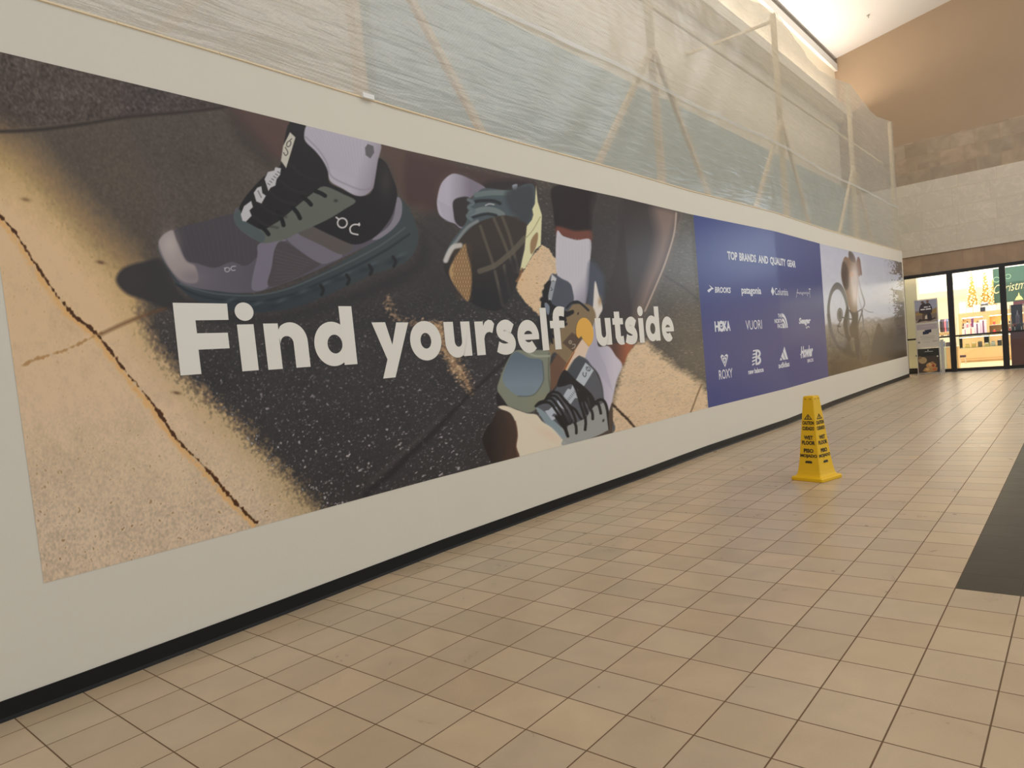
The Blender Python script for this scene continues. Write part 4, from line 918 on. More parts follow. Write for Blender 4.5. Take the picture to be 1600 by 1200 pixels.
gl = nt.nodes.new('ShaderNodeBsdfGlossy'); gl.inputs['Roughness'].default_value = 0.02; fr = nt.nodes.new('ShaderNodeFresnel'); fr.inputs[0].default_value = 1.45
mx = nt.nodes.new('ShaderNodeMixShader'); nt.links.new(fr.outputs[0], mx.inputs[0]); nt.links.new(tr.outputs[0], mx.inputs[1]); nt.links.new(gl.outputs[0], mx.inputs[2]); nt.links.new(mx.outputs[0], o_.inputs[0])
for k, (y0, y1) in enumerate(((-3.70, -0.06), (-7.86, -4.18), (-12.05, -8.33))):
    bm = B(); box(bm, XF + .05, y0, .36, XF + .07, y1, 3.42); box(bm, XF + .05, y0, 3.58, XF + .07, y1, 9.52)
    struct('window_%d' % (k + 1), bm, m_glass)
# pivots and floor track
bm = B()
box(bm, XF - .22, -12.5, 0, XF + .4, .3, .035)
struct('trim_5', bm, mat('worn_aluminium', srgb(168, 165, 158), .4, .7))

# store shell
m_sfloor = mat('pale_store_floor', srgb(222, 200, 162), 0.25, noise=.03)
m_swall = mat('cream_store_wall', srgb(226, 220, 204), 0.7)
m_sceil = mat('white_store_ceiling', (0.88, 0.87, 0.84, 1), 0.8)
bm = B(); quad(bm, ((75.2, -34, .02), (128, -34, .02), (128, 14, .02), (75.2, 14, .02))); struct('floor_store', bm, m_sfloor)
bm = B(); box(bm, 75.7, -34, 12.2, 128, 14, 12.6); box(bm, 84, -34, 11.2, 86, 14, 12.2); box(bm, 103, -34, 10.8, 106, 14, 12.2); box(bm, 108, -34, 9.8, 128, 14, 12.2)
struct('ceiling_store', bm, m_sceil)
bm = B(); box(bm, 127.5, -34, 0, 128, 14, 12.2); struct('wall_store_back', bm, m_swall)
bm = B(); box(bm, 75.7, 13.6, 0, 128, 14, 12.2); struct('wall_store_left', bm, m_swall)
bm = B(); box(bm, 75.7, -34, 0, 128, -33.6, 12.2); struct('wall_store_right', bm, m_swall)
# cream column just inside the glass, black base, cable
bm = B(); box(bm, 76.5, -.86, .5, 77.9, .9, 12.2)
struct('trim_6', bm, mat('cream_column_paint', srgb(226, 220, 192), .5))
bm = B(); box(bm, 76.46, -.9, .02, 77.94, .94, .5); struct('baseboard_column', bm, m_base)
bm = B()
cp = [(76.47, -.50, 1.75), (76.44, -.58, 1.66), (76.43, -.66, 1.35), (76.43, -.70, .9), (76.43, -.74, .5)]
for a, b in zip(cp, cp[1:]): bar(bm, a, b, .03, .03)
box(bm, 76.44, -.54, 1.68, 76.5, -.44, 1.86)
tag(obj('power_cable', bm, mat('grey_cable', srgb(90, 88, 80), .5)), 'thin dark power cable hanging from a socket low on the cream column', 'cable')

# ---- three-part poster stand in front of the left pane
m_alu = mat('brushed_aluminium', srgb(176, 174, 168), .35, .8)
st = empty('poster_stand', (73.6, -2.0, 0), 'aluminium floor stand stacking three posters, in front of the left glass pane of the store', 'sign stand')
SX = 73.5
bm = B()
for y in (-1.08, -2.97): box(bm, SX, y - .04, .03, SX + .12, y + .04, 7.33)
for z in (.12, 2.56, 5.0, 7.28): box(bm, SX, -2.97, z, SX + .12, -1.08, z + .05)
obj('frame', bm, m_alu, st)
bm = B(); box(bm, SX - .35, -3.06, .0, SX + .5, -2.9, .06); obj('foot', bm, m_alu, st); bm = B(); box(bm, SX - .35, -1.16, .0, SX + .5, -1.0, .06); obj('foot', bm, m_alu, st)
bm = B(); box(bm, SX + .05, -3.32, .03, SX + .2, -3.05, 3.3); obj('side_panel', bm, m_alu, st)
def card(name, y0, y1, z0, z1, col, par=st, X=SX, t=.02, rough=.35, label=None):
    b_ = B(); box(b_, X - t, y0, z0, X, y1, z1); return obj(name, b_, mat(name + '_' + str(abs(hash((col, rough))) % 9973) + '_ink', srgb(*col), rough), par, label=label)
def art(par, X, y0, y1, z0, z1, items, name='printed_picture', label=None):
    """flat coloured shapes on a poster; items: (poly in 0..1 across/up, colour)"""
    me = bpy.data.meshes.new(name); vs, fs, mi, ms = [], [], [], []
    for k, (P, c) in enumerate(items):
        b0 = len(vs); vs += [((X - .0015 * (k + 1)) * F, (y0 + (y1 - y0) * a) * F, (z0 + (z1 - z0) * b) * F) for a, b in P]
        fs.append(list(range(b0, b0 + len(P)))); m_ = mat('ink_%d_%d_%d' % c, srgb(*c), .35)
        if m_ not in ms: ms.append(m_)
        mi.append(ms.index(m_))
    me.from_pydata(vs, [], fs)
    for m_ in ms: me.materials.append(m_)
    for p_, i in zip(me.polygons, mi): p_.material_index = i
    o = bpy.data.objects.new(name, me); COL.objects.link(o); o.parent = par; o.matrix_parent_inverse = par.matrix_world.inverted()
    if label: o['label'] = label
    return o
R4 = lambda a0, b0, a1, b1: [(a0, b0), (a1, b0), (a1, b1), (a0, b1)]
E4 = lambda cx, cy, rx, ry, n=14: [(cx + rx*math.cos(2*math.pi*k/n), cy + ry*math.sin(2*math.pi*k/n)) for k in range(n)]
YL, YR = -1.12, -2.93       # a=0 left edge, a=1 right edge as seen from the mall
c1 = card('photo_poster', YR, YL, 5.06, 7.26, (120, 118, 124), label='poster of two people outdoors')
art(c1, SX - .02, YL, YR, 5.06, 7.26, [(R4(0,.55,1,1),(138,140,156)), (R4(0,.0,1,.5),(112,98,88)), ([(0,.42),(.3,.52),(.6,.5),(1,.62),(1,.38),(0,.34)],(136,112,72)), (R4(0,0,1,.12),(136,124,116)),
    ([(.18,.45),(.2,.66),(.28,.8),(.36,.84),(.42,.9),(.5,.82),(.62,.86),(.72,.8),(.8,.62),(.78,.42),(.5,.36)],(56,50,54)), (E4(.36,.9,.07,.06),(92,70,62)), (E4(.60,.92,.07,.06),(110,84,70)),
    ([(.3,.1),(.34,.4),(.48,.4),(.5,.12),(.42,.1)],(84,66,56)), ([(.56,.1),(.56,.42),(.72,.42),(.78,.12)],(50,44,48)), ([(.42,.06),(.46,.3),(.54,.32),(.56,.06)],(188,176,160)), ([(.05,.02),(.2,.2),(.3,.14),(.5,.16),(.7,.12),(.9,.2),(.95,.16),(.7,.06),(.3,.08)],(58,48,46)),
    (R4(.42,.66,.60,.70),(206,204,206)), (R4(.64,.67,.72,.71),(206,204,206)), (R4(.26,.56,.46,.61),(206,204,206)), (R4(.50,.56,.74,.61),(206,204,206))])
c2 = card('notice_poster', YR, YL, 2.62, 5.0, (176, 170, 158), label='pale notice with a dark gift card')
art(c2, SX - .02, YL, YR, 2.62, 5.0, [(R4(.03,.74,.97,.96),(150,140,144)), ([(.3,.54),(.3,.66),(.38,.68),(.4,.72),(.7,.74),(.7,.62),(.58,.6),(.58,.56)],(38,42,60)), (R4(.36,.66,.42,.675),(120,124,140)), (R4(.14,.46,.86,.475),(140,136,128)), (R4(.2,.40,.84,.415),(140,136,128)),
    (R4(.18,.34,.82,.352),(150,146,138)), (R4(.05,.2,.14,.26),(90,88,88)), (R4(.3,.22,.6,.235),(150,146,138)), (R4(.72,.24,.95,.26),(112,110,106)), (R4(.28,.87,.8,.885),(170,162,164))])
c3 = card('food_poster', YR, YL, .18, 2.54, (62, 52, 46), label='dark poster of baked food')
art(c3, SX - .02, YL, YR, .18, 2.54, [(R4(0,.68,1,1),(40,40,36)), (E4(.22,.52,.2,.14),(150,128,94)), (E4(.1,.64,.08,.06),(110,92,70)), ([(0,.3),(.3,.34),(.32,.30),(0,.26)],(60,54,52)), ([(.2,.08),(.5,0),(.86,.06),(.9,.2),(.6,.26),(.3,.2)],(156,122,76)), (E4(.6,.3,.24,.12),(168,128,82)),
    (E4(.55,.34,.08,.06),(186,150,100)), (E4(.7,.28,.07,.06),(140,62,40)), (E4(.42,.14,.1,.05),(186,152,104)), (E4(.76,.13,.1,.05),(170,90,54)), (E4(.66,.4,.09,.05),(150,112,74)), ([(.88,.0),(1,0),(1,.6),(.94,.4)],(52,48,58)),
    (R4(.34,.86,.72,.885),(150,156,148)), (E4(.5,.93,.03,.02),(196,196,190)), (E4(.92,.66,.04,.03),(190,186,174))])

# ================================================================== INSIDE THE STORE
m_oak = mat('honey_oak_veneer', srgb(180, 152, 112), .4, noise=.06, nscale=2)
m_pale = mat('white_shelf_goods', srgb(226, 224, 214), .5)
m_clear = m_glass
# glass display counter
CX0 = 91.0
yl, _ = yx(1499, 545, CX0); yr = yl - 9.0
ct = empty('display_counter', (CX0 + 1, (yl + yr) / 2, .02), 'long oak counter with a lit glass display case, behind the middle glass pane', 'counter')
bm = B(); box(bm, CX0, yr, .22, CX0 + 2.4, yl, 1.66); box(bm, CX0 + .12, yr + .1, .02, CX0 + 2.3, yl - .1, .22); obj('wooden_base', bm, m_oak, ct)
bm = B(); box(bm, CX0 - .02, yr, .42, CX0 + .0, yl, .45); obj('kick_line', bm, mat('dark_oak_line', srgb(150, 110, 66), .5), ct)
bm = B(); box(bm, CX0 + .03, yr, 1.66, CX0 + .05, yl, 3.0); box(bm, CX0, yr, 3.0, CX0 + 2.4, yl, 3.05); obj('glass_case', bm, m_clear, ct)
bm = B(); box(bm, CX0 + .02, yr, 1.64, CX0 + 2.4, yl, 1.70); box(bm, CX0, yr, 2.96, CX0 + .08, yl, 3.06)
for k in range(4):
    y = yl - k * 2.9; box(bm, CX0, y - .05, 1.66, CX0 + .08, y + .02, 3.0)
obj('case_trim', bm, mat('green_edge_glass_trim', srgb(120, 130, 104), .3, .3), ct)
bm = B(); box(bm, CX0 + .1, yr, 2.86, CX0 + .25, yl, 2.93); obj('case_lamp', bm, mat('case_lamp_glow', (1, .95, .8, 1), .5, emit=(1, .94, .78, 1), estr=3.5), ct)
# things laid out in the case
cols = [(206,178,100),(190,160,90),(70,70,72),(222,200,140),(180,176,166),(60,56,60),(214,210,200),(150,120,80),(206,204,210),(84,92,100),(218,216,222),(46,44,52)]
for k in range(12):
    y = yl - .7 - k * .62; h_ = .35 + .25 * ((k * 7) % 3) / 2
    it = empty('display_item', (CX0 + .9, y, 1.70), 'small boxed item in the lit glass case, %s' % ['gold toned','brass toned','charcoal','pale gold','light grey','black','white','tan','silver','slate blue','pearl white','ink black'][k], 'box', 'items in the glass display case')
    bm = B(); box(bm, CX0 + .7, y - .2, 1.70, CX0 + 1.1, y + .2, 1.70 + h_, bev=.02); obj('carton', bm, mat('case_item_%d' % k, srgb(*cols[k]), .4), it)
    bm = B(); box(bm, CX0 + .72, y - .14, 1.70 + h_, CX0 + 1.08, y + .14, 1.70 + h_ + .07); obj('lid', bm, mat('case_lid_%d' % k, srgb(*cols[(k + 5) % 12]), .4), it)
# goods on the counter top
tops = [(1503,1512,514,(228,226,206),'cream perfume carton, left end'),(1511,1522,512,(222,214,206),'ivory gift box'),(1521,1531,505,(222,214,232),'lilac white gift box'),(1530,1541,500,(206,186,204),'mauve gift box'),(1506,1516,506,(236,190,196),'pink gift box'),(1517,1521,497,(122,70,112),'purple small box on top')]
for k, (u0, u1, vt, c, lb) in enumerate(tops):
    X = CX0 + .6 + .22 * k; a_ = atX(u0, vt, X); b_ = atX(u1, vt, X)
    zt = max(a_[2], 3.35); zb = 3.05
    bm = B(); box(bm, X, b_[1], zb, X + .2, a_[1], zt, bev=.01)
    g = empty('gift_box', (X, (a_[1]+b_[1])/2, zb), lb + ' on the glass counter', 'box', 'gift boxes on the counter')
    obj('carton', bm, mat('gift_%d' % k, srgb(*c), .4), g)
    bm = B(); yb_ = b_[1] + (a_[1] - b_[1]) * .35; box(bm, X - .01, yb_, zb + .1, X, yb_ + (a_[1]-b_[1]) * .22, zt - .1); obj('printed_band', bm, mat('gift_band_%d' % k, srgb(*[(150,120,150),(190,120,120),(96,60,92),(110,70,100),(200,90,110),(60,40,60)][k]), .4), g)
# oak back cabinet with two lit niches
KX = 96.5
ya, za = yx(1497, 493, KX); yb2 = yx(1572, 486, KX)[0] - 4
cab = empty('back_cabinet', (KX + 1, (ya + yb2) / 2, 0), 'tall oak back cabinet with glowing shelves behind the glass counter', 'cabinet')
bm = B()
zt = 5.75; n1y = yx(1502, 500, KX)[0]; n1e = yx(1536, 500, KX)[0]; n2y = yx(1545, 500, KX)[0]; n2e = yb2 + .8
box(bm, KX, yb2, 5.2, KX + 3.7, ya, zt); box(bm, KX + 1.5, yb2, 0.02, KX + 1.6, ya, 5.2)
box(bm, KX, n1y, .02, KX + 1.5, ya, 5.2); box(bm, KX, n2y, .02, KX + 1.5, n1e, 5.2); box(bm, KX, yb2, .02, KX + 1.5, n2e, 5.2)
box(bm, KX, yb2, .02, KX + 1.5, ya, 3.1)
obj('carcass', bm, m_oak, cab)
bm = B(); box(bm, KX + .2, n1e, 4.1, KX + 1.5, n1y, 4.16); box(bm, KX + .2, n2e, 4.0, KX + 1.5, n2y, 4.06); obj('shelf', bm, m_pale, cab)
bm = B(); box(bm, KX + .3, n1e + .1, 5.1, KX + .6, n1y - .1, 5.18); obj('shelf_lamp', bm, mat('cool_shelf_lamp', (1, 1, 1, 1), .5, emit=(1, .97, .92, 1), estr=9), cab)
bm = B(); box(bm, KX + .3, n2e + .1, 5.1, KX + .6, n2y - .1, 5.18); obj('shelf_lamp', bm, mat('amber_shelf_lamp', (1, .8, .4, 1), .5, emit=(1, .74, .32, 1), estr=10), cab)
# bottles on the shelves
bc = [(120,40,50),(228,222,214),(84,50,90),(210,206,214),(160,70,70),(232,228,216),(70,60,66),(190,184,170),(150,40,44),(224,220,210),(60,44,40),(206,170,120),(200,60,70),(236,232,226)]
k = 0
for (yy0, yy1, zz) in ((n1y, n1e, 3.1), (n1y, n1e, 4.16), (n2y, n2e, 3.1), (n2y, n2e, 4.06)):
    n = 6
    for j in range(n):
        y = yy0 + (yy1 - yy0) * (j + .6) / (n + .4); c = bc[k % 14]; hgt = .42 + .16 * ((k * 5) % 4) / 3
        b_ = empty('perfume_bottle', (KX + .5, y, zz), '%s perfume bottle, %s shelf of the %s niche, %s from its left' % (['wine red','white','violet','silver grey','rust red','cream','charcoal','beige','crimson','ivory','dark brown','tan','red','bright white'][k % 14], 'lower' if zz < 3.5 else 'upper', 'white lit' if yy0 == n1y else 'amber lit', ['first','second','third','fourth','fifth','sixth'][j]), 'bottle', 'perfume bottles in the back cabinet')
        bm = B(); lathe(bm, [(.12, zz), (.14, zz + .04), (.14, zz + hgt * .6), (.06, zz + hgt * .72)], KX + .5, y, 10); obj('flask', bm, mat('bottle_%d' % (k % 14), srgb(*c), .2), b_)
        bm = B(); lathe(bm, [(.06, zz + hgt * .72), (.06, zz + hgt)], KX + .5, y, 8); obj('cap', bm, mat('bottle_cap_%d' % (k % 3), srgb(*[(220,190,110),(60,56,60),(220,218,214)][k % 3]), .3), b_)
        k += 1
# white bags and boxes on top of the cabinet
tb = [(1498,1509,473,(222,226,220),'tall white paper bag'),(1509,1520,481,(214,220,204),'pale green patterned box'),(1520,1532,477,(196,206,196),'grey green box'),(1532,1544,473,(222,222,232),'white box with a black bow'),(1546,1556,477,(206,190,210),'lilac box'),(1556,1570,476,(222,200,196),'blush pink box')]
for k, (u0, u1, vt, c, lb) in enumerate(tb):
    X = KX + .05; a_ = atX(u0 + .5, vt, X); b_ = atX(u1 - .3, vt, X)
    g = empty('gift_bag' if k == 0 else 'gift_box', (X, (a_[1]+b_[1])/2, zt), lb + ' on top of the oak cabinet', 'bag' if k == 0 else 'box', 'boxes on top of the cabinet')
    bm = B(); box(bm, X, b_[1], zt, X + .34, a_[1], a_[2], bev=.01); obj('carton', bm, mat('top_box_%d' % k, srgb(*c), .5), g)
    if k == 0:
        for s_ in (.3, .7):
            pass
        bm = B(); ym = (a_[1]+b_[1])/2; bar(bm, (X + .1, ym - .2, a_[2]), (X + .1, ym - .15, a_[2] + .25), .03, .03); bar(bm, (X + .1, ym + .2, a_[2]), (X + .1, ym + .15, a_[2] + .25), .03, .03); bar(bm, (X + .1, ym - .16, a_[2] + .24), (X + .1, ym + .16, a_[2] + .24), .03, .03); obj('handle', bm, m_pale, g)
    if k == 3:
        bm = B(); ym = (a_[1]+b_[1])/2
        me_ = [((X - .05, ym, a_[2] - .3)), ]
        bar(bm, (X - .04, ym + .4, a_[2] - .15), (X - .04, ym - .4, a_[2] - .35), .16, .05); bar(bm, (X - .04, ym + .4, a_[2] - .38), (X - .04, ym - .4, a_[2] - .12), .14, .05); obj('bow', bm, mat('black_ribbon', srgb(36, 36, 48), .5), g)
# black boxed items
a_ = atX(1532, 484, KX + .2); b_ = atX(1540, 488, KX + .2)
bm = B(); box(bm, KX - .0, b_[1], zt, KX + .04, a_[1], zt + .5, bev=.01); box(bm, KX - .04, b_[1], zt, KX + .0, a_[1], zt + .22)
tag(obj('stepped_box', bm, mat('black_card', srgb(40, 42, 56), .4)), 'black stepped box in front of the white bow box on the cabinet', 'box')

# ---- gold bauble cone trees
m_gold = mat('gold_bauble', (1.0, 0.90, 0.56, 1), .22, .85)
m_goldm = mat('matt_gold_bauble', (0.93, 0.84, 0.58, 1), .45, .4)
def bauble_tree(X, ut, vt, ub, vb, rb, lean_lab, seed):
    r = random.Random(seed); t = atX(ut, vt, X); b_ = atX(ub, vb, X)
    e = empty('bauble_tree', (X, b_[1], b_[2]), lean_lab, 'christmas tree', 'gold bauble trees')
    H = t[2] - b_[2]
    bm = B(); lathe(bm, [(rb * .55, 5.75), (rb * .6, b_[2] - .02), (rb * .6, b_[2])], X, b_[1], 12); obj('pot', bm, m_pale, e)
    bm = B(); lathe(bm, [(rb * .8, b_[2]), (rb * .45, b_[2] + H * .5), (.05, t[2] - .1)], X, b_[1], 12); obj('cone_core', bm, mat('dark_gold_core', srgb(160, 126, 62), .5, .4), e)
    for i in range(96):
        f_ = (i + .5) / 96; f_ = 1 - (1 - f_) ** .5 if False else f_ ** 1.25
        ang = i * 2.399963 + r.uniform(-.25, .25); z = r.uniform(-.07, .07) + b_[2] + H * (1 - (1 - f_ ) ** 1.0) * .985; rr = rb * (1 - .80 * f_) * .92
        s = r.choice((.19, .165, .15, .14, .125)) * (1 - .25 * f_) * (rb / .75)
        bm = B(); sphere(bm, (X + rr * math.cos(ang), b_[1] + (t[1] - b_[1]) * f_ + rr * math.sin(ang), z), s, 8, 6)
        obj('bauble', bm, m_gold if r.random() < .65 else m_goldm, e, smooth=True)
bauble_tree(KX + 1.25, 1516.5, 424, 1520, 479, .68, 'gold bauble cone tree, the left one of three on the oak cabinet', 1)
bauble_tree(KX + 2.0, 1538.5, 424, 1541, 475, .66, 'gold bauble cone tree, the tall middle one of three on the cabinet', 2)
bauble_tree(KX + 3.2, 1547, 436, 1553, 477, .5, 'shorter gold bauble cone tree partly hidden by the middle one', 3)

# ---- green christmas banner
GX = 90.0
a_ = atX(1551, 422, GX); b_ = atX(1556, 474, GX)
bn = empty('hanging_banner', (GX, a_[1] - 3, a_[2]), 'green hanging banner with gold christmas script, right of the gold trees', 'banner')
y0, y1 = a_[1] - .0, a_[1] - 6.2; z1, z0 = a_[2] + .1, b_[2]
bm = B(); box(bm, GX, y1, z0, GX + .05, y0, z1); obj('cloth', bm, mat('dark_green_banner', srgb(44, 72, 62), .6, noise=.1, nscale=.8), bn)
bm = B(); box(bm, GX - .02, y1, z0 - .55, GX + .06, y0 - 1.7, z0); obj('purple_band', bm, mat('aubergine_band', srgb(76, 40, 52), .6), bn)
m_gs = mat('gold_script', srgb(196, 186, 150), .5)
V_, P_ = text_polys('Christmas', 0, 1, 0, 1, bold=-.005, shear=.35)
p0 = atX(1553, 461, GX); p1 = atX(1616, 443, GX)
obj('script_lettering', ([(GX - .02, p0[1] + (p1[1] - p0[1]) * x, p0[2] + .1 + (.95) * z + x * .35) for x, z in V_], P_), m_gs, bn)
pt_ = atX(1592, 462, GX); bm = B()
v3 = [bm.verts.new((GX - .02, pt_[1] + dy, pt_[2] + dz)) for dy, dz in ((.38, -.45), (.18, -.05), (.1, -.05), (0, .38), (-.1, -.05), (-.18, -.05), (-.38, -.45))]; bm.faces.new(v3); obj('tree_motif', bm, mat('soft_gold_motif', srgb(190, 190, 130), .5), bn)
bm = B()
for (uu, vv, rr) in ((1557, 437, .30), (1575, 432, .26)):
    q_ = atX(uu, vv, GX)
    for k in range(20):
        a0 = math.pi * 2 * k / 20; a1 = math.pi * 2 * (k + 1) / 20
        bm.faces.new([bm.verts.new((GX - .02, q_[1] + r_ * math.cos(t_), q_[2] + r_ * math.sin(t_))) for r_, t_ in ((rr, a0), (rr, a1), (rr * .86, a1), (rr * .86, a0))])
obj('ring_motif', bm, mat('pale_green_ring', srgb(140, 170, 140), .5), bn)
bm = B(); s1 = atX(1551, 415, GX); bar(bm, (GX, y0 - .3, z1), (GX, y0 - .3, 12.2), .03, .03); bar(bm, (GX, y1 + .3, z1), (GX, y1 + .3, 12.2), .03, .03); obj('hanging_wire', bm, m_alu, bn)

# ---- window display behind the right pane
dp = empty('display_plinth', (77, -10, 0), 'dark maroon display plinth filling the lower right glass pane', 'plinth')
bm = B(); box(bm, 75.6, -14, .02, 77.6, -8.42, 3.40); obj('cladding', bm, mat('maroon_panel', srgb(104, 58, 54), .3, noise=.08), dp)
bm = B(); box(bm, 75.5, -14, 3.40, 77.7, -8.40, 3.48); obj('top_slab', bm, mat('dark_plinth_top', srgb(60, 54, 56), .3), dp)
pc = empty('bottle_poster', (76.9, -8.9, 3.48), 'tall black poster of a perfume bottle standing on the maroon plinth', 'poster')
bm = B(); box(bm, 76.9, -9.35, 3.50, 76.96, -8.46, 5.95); obj('board', bm, mat('black_poster_board', srgb(44, 44, 54), .35), pc)
art(pc, 76.9, -8.46, -9.35, 3.50, 5.95, [(R4(.38,.25,.72,.6),(96,92,104)), (R4(.48,.6,.62,.7),(126,122,128)), (E4(.55,.42,.14,.14),(84,74,92)), (R4(.52,.7,.58,.78),(150,146,150))])
bm = B()
for y in (-8.40, -9.42): box(bm, 76.88, y - .03, 3.48, 76.98, y + .03, 5.98)
obj('edge_post', bm, m_alu, pc)
def goblet(y, lb, c):
    g = empty('goblet', (76.2, y, 3.48), lb, 'goblet', 'goblets on the plinth')
    bm = B(); lathe(bm, [(.16, 3.48), (.15, 3.51), (.03, 3.55), (.03, 3.8), (.02, 3.86)], 76.2, y, 12); obj('stem', bm, m_alu, g)
    bm = B(); lathe(bm, [(.03, 3.86), (.15, 3.95), (.19, 4.1), (.17, 4.2)], 76.2, y, 12); obj('bowl', bm, mat('goblet_%d' % c[0], srgb(*c), .25), g)
goblet(-8.75, 'short dark red goblet on the maroon plinth, nearer the door post', (96, 46, 46)); goblet(-9.25, 'short smoky grey goblet on the maroon plinth, farther right', (70, 66, 70))
for k, (y, h_, c, lb) in enumerate(((-9.75, 1.5, (212,206,196), 'cream tall carton'), (-10.1, 1.1, (186,140,90), 'amber carton'), (-10.45, 1.8, (90,60,60), 'brown carton'))):
    bm = B(); box(bm, 76.4, y - .14, 3.48, 76.8, y + .14, 3.48 + h_, bev=.01); g = empty('perfume_carton', (76.6, y, 3.48), lb + ' on the maroon plinth beside the black poster', 'box')
    obj('carton', bm, mat('plinth_carton_%d' % k, srgb(*c), .4), g); bm = B(); box(bm, 76.39, y - .09, 3.7, 76.4, y + .09, 3.48 + h_ * .6); obj('label_panel', bm, mat('plinth_label_%d' % k, srgb(60, 56, 70), .4), g)

# ---- clothes rail, table and bins seen past the poster stand
RX = 86.0
rk = empty('clothes_rail', (RX, -1.4, 0), 'chrome clothes rail behind the left glass pane', 'rail')
rya = yx(1464, 495, RX)[0]; ryb = yx(1484, 495, RX)[0]
bm = B(); bar(bm, (RX, rya + .4, 5.4), (RX, ryb - .6, 5.4), .05, .05); obj('bar', bm, m_alu, rk)
bm = B(); bar(bm, (RX, rya + .4, .02), (RX, rya + .4, 5.4), .05, .05, (1, 0, 0)); bar(bm, (RX, ryb - .6, .02), (RX, ryb - .6, 5.4), .05, .05, (1, 0, 0)); obj('upright', bm, m_alu, rk)
gc = [((210,216,226),'pale blue'),((150,176,206),'sky blue'),((226,222,224),'white'),((60,52,60),'black'),((70,60,76),'dark plum'),((206,120,140),'pink'),((96,110,140),'slate blue'),((230,226,222),'ivory'),((190,60,80),'red')]
for k, (c, nm) in enumerate(gc):
    y = rya + .2 - k * (rya - ryb + .6) / 9
    g = empty('hanging_shirt', (RX, y, 5.3), nm + ' shirt hanging on the chrome rail behind the left pane', 'shirt', 'shirts on the clothes rail')
    bm = B(); n_ = [(-.55, 5.0), (-.12, 5.25), (.12, 5.25), (.55, 5.0), (.62, 4.3), (.45, 4.25), (.42, 3.4 + .1 * (k % 3)), (-.42, 3.4 + .1 * (k % 3)), (-.45, 4.25), (-.62, 4.3)]
    f0 = [bm.verts.new((RX + a, y - .08, z)) for a, z in n_]; f1 = [bm.verts.new((RX + a, y + .08, z)) for a, z in n_]
    bm.faces.new(f0); bm.faces.new(f1[::-1])
    for i in range(len(n_)): bm.faces.new((f0[i], f0[(i+1) % 10], f1[(i+1) % 10], f1[i]))
    obj('cloth', bm, mat('shirt_%d' % k, srgb(*c), .8), g)
    bm = B(); bar(bm, (RX, y, 5.25), (RX, y, 5.42), .03, .03, (1, 0, 0)); obj('hook', bm, m_alu, g)
tx = 82.0; ta = yx(1466, 530, tx); tb_ = yx(1486, 530, tx)
tbl = empty('display_table', (tx, (ta[1] if False else (ta[0] + tb_[0]) / 2), 0), 'low oak display table behind the poster stand, below the clothes rail', 'table')
bm = B(); box(bm, tx, tb_[0] - .1, 3.55, tx + 2, ta[0] + .8, 3.85); obj('tabletop', bm, m_oak, tbl)
for yy_ in (tb_[0] - .05, ta[0] + .6):
    for xx_ in (tx + .05, tx + 1.8):
        bm = B(); box(bm, xx_, yy_, .02, xx_ + .14, yy_ + .14, 3.55); obj('leg', bm, m_oak, tbl)
ub = yx(1472, 548, 80)[0]
un = empty('drawer_unit', (80, ub, 0), 'narrow grey and oak unit with a blue box shelf, between poster stand and door post', 'cabinet')
bm = B(); box(bm, 80, ub - .35, .02, 81.2, ub + .25, 2.3); obj('grey_panel', bm, mat('grey_ribbed_panel', srgb(160, 168, 158), .5), un)
bm = B(); box(bm, 80, ub - 1.4, .02, 81.2, ub - .36, 2.3); obj('oak_panel', bm, m_oak, un)
bm = B(); box(bm, 79.98, ub - 1.4, 2.3, 81.2, ub + .3, 2.36); obj('top_shelf', bm, m_pale, un)
bm = B(); box(bm, 80.2, ub - .2, 2.36, 80.8, ub + .22, 2.95, bev=.01); g = tag(obj('blue_box', bm, mat('blue_box_card', srgb(84, 116, 156), .4)), 'blue box standing on the narrow unit left of the first door post', 'box')
bm = B(); box(bm, 80.2, ub - 1.2, 2.36, 80.9, ub - .3, 2.8, bev=.02); tag(obj('folded_stack', bm, mat('dark_folded_cloth', srgb(74, 66, 74), .8)), 'dark folded clothes on the narrow unit beside the blue box', 'clothes')
# small stool with a purple cushion by the counter end
sx_ = 88.5; sy = yx(1504, 560, sx_)[0]
sl = empty('foot_stool', (sx_, sy, .02), 'small stool with a dark cushion at the left end of the glass counter', 'stool')
bm = B(); box(bm, sx_, sy - .3, .75, sx_ + .5, sy + .3, 1.0, bev=.03); obj('cushion', bm, mat('dark_cushion', srgb(60, 44, 56), .7), sl)
for dy in (-.28, .22):
    for dx in (0, .44): bm = B(); box(bm, sx_ + dx, sy + dy, .02, sx_ + dx + .06, sy + dy + .06, .75); obj('leg', bm, m_alu, sl)

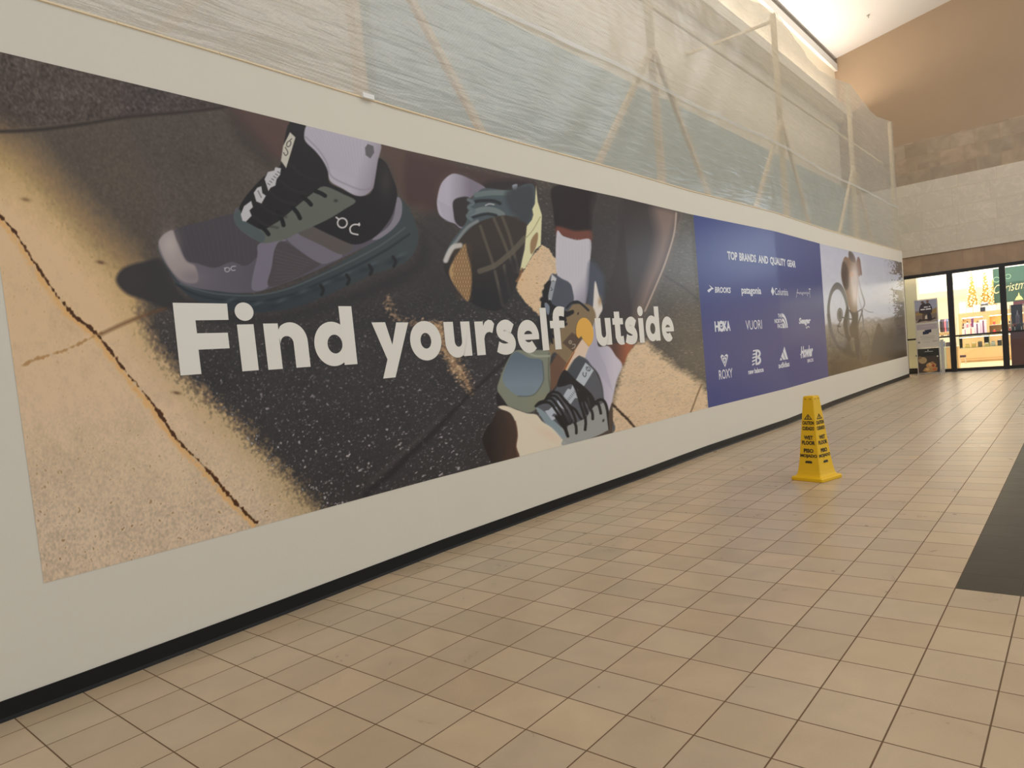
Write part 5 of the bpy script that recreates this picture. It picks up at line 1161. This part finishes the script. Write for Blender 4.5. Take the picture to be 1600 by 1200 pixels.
# ================================================================== WET FLOOR CONE
m_yel = mat('yellow_safety_plastic', srgb(240, 190, 18, 1.6), .38, noise=.03, nscale=10)
m_ink = mat('black_cone_ink', srgb(46, 38, 20), .5)
cx0, cy0, ang0 = 20.88, -6.66, math.radians(28.2)
cone = empty('wet_floor_cone', (cx0, cy0, 0), 'yellow four-sided wet floor cone with black bilingual warnings standing on the beige tiles', 'safety cone')
def sq_ring(bm, hw, z, r):
    out = []
    for q_ in range(4):
        a = ang0 + math.pi / 4 + q_ * math.pi / 2          # face-aligned square corners at ang0 + k*90
        for t in (-1, 0, 1):
            c_ = (math.cos(ang0 + q_ * math.pi / 2), math.sin(ang0 + q_ * math.pi / 2)); R_ = hw * math.sqrt(2)
            d1 = ang0 + q_ * math.pi / 2 + math.radians(135) ; d2 = ang0 + q_ * math.pi / 2 - math.radians(135)
            if t == -1: p_ = (c_[0]*R_ + math.cos(d2)*r, c_[1]*R_ + math.sin(d2)*r)
            elif t == 1: p_ = (c_[0]*R_ + math.cos(d1)*r, c_[1]*R_ + math.sin(d1)*r)
            else: p_ = (c_[0]*(R_ - r*.45), c_[1]*(R_ - r*.45))
            out.append(bm.verts.new((cx0 + p_[0], cy0 + p_[1], z)))
    return out
def loft(bm, prof, cap=True):
    rs = [sq_ring(bm, *p_) for p_ in prof]
    for a, b in zip(rs, rs[1:]):
        for k in range(12): bm.faces.new((a[k], a[(k+1) % 12], b[(k+1) % 12], b[k]))
    if cap: bm.faces.new(rs[0][::-1]); bm.faces.new(rs[-1])
bm = B(); loft(bm, [(.585, 0.0, .06), (.60, .02, .06), (.60, .10, .06), (.575, .135, .06), (.50, .15, .05)]); obj('base', bm, m_yel, cone)
BODY = [(.50, .14, .05), (.455, .22, .04), (.425, .34, .035), (.40, .50, .035), (.37, .75, .03), (.205, 2.74, .03), (.198, 2.84, .03), (.18, 2.90, .03), (.13, 2.905, .02)]
bm = B(); loft(bm, BODY); obj('cone_body', bm, m_yel, cone)
def hw_at(z):
    for (h0, z0, _), (h1, z1, _) in zip(BODY, BODY[1:]):
        if z0 <= z <= z1: return h0 + (h1 - h0) * (z - z0) / (z1 - z0)
    return .2
def on_face(face, s, z, off=.006):
    """face: outward normal angle; s: sideways (to the viewer's right), z: height"""
    n_ = (math.cos(face), math.sin(face)); t_ = (-math.sin(face), math.cos(face)); h = hw_at(z) + off
    return (cx0 + n_[0]*h + t_[0]*s, cy0 + n_[1]*h + t_[1]*s, z)
def cone_text(s_, face, w_, z0, z1, bold=.03):
    V_, P_ = text_polys(s_, -w_/2, w_/2, z0, z1, bold=bold); return [on_face(face, x, z) for x, z in V_], P_
for face in [ang0 + math.radians(225), ang0 + math.radians(315), ang0 + math.radians(45), ang0 + math.radians(135)]:
    for s_, w_, z0, z1 in (('CAUTION', .44, 1.92, 2.05), ('CUIDADO', .45, 1.73, 1.86), ('WET', .34, 1.41, 1.55), ('FLOOR', .50, 1.23, 1.37), ('PISO', .37, .96, 1.10), ('MOJADO', .64, .77, .91)):
        obj('warning_word', cone_text(s_, face, w_, z0, z1, bold=.05), m_ink, cone)
    vs, fs = [], []
    tri_o = [(-.16, 2.10), (.16, 2.10), (0, 2.29)]; tri_i = [(-.105, 2.13), (.105, 2.13), (0, 2.245)]
    for P in [[tri_o[k], tri_o[(k+1) % 3], tri_i[(k+1) % 3], tri_i[k]] for k in range(3)] + [[(-.018, 2.15), (.018, 2.15), (.02, 2.22), (-.02, 2.22)], [(-.018, 2.128), (.018, 2.128), (.018, 2.143), (-.018, 2.143)]]:
        b0 = len(vs); vs += [on_face(face, x, z) for x, z in P]; fs.append(list(range(b0, b0 + len(P))))
    obj('warning_triangle', (vs, fs), m_ink, cone)
    P = [(-.13, .60), (.13, .60), (.13, .66), (.08, .68), (-.10, .68), (-.13, .65)]; obj('maker_mark', ([on_face(face, x, z) for x, z in P], [list(range(6))]), m_ink, cone)
    bm = B()
    for s_, z_ in ((-.09, 2.80), (.09, 2.80)):
        P = [on_face(face, s_ + x, z_ + z, .004) for x, z in ((-.025, -.02), (.025, -.02), (.03, .02), (-.03, .02))]; bm.faces.new([bm.verts.new(p_) for p_ in P])
    obj('grip_slot', bm, mat('amber_slot', srgb(150, 104, 14), .6), cone)
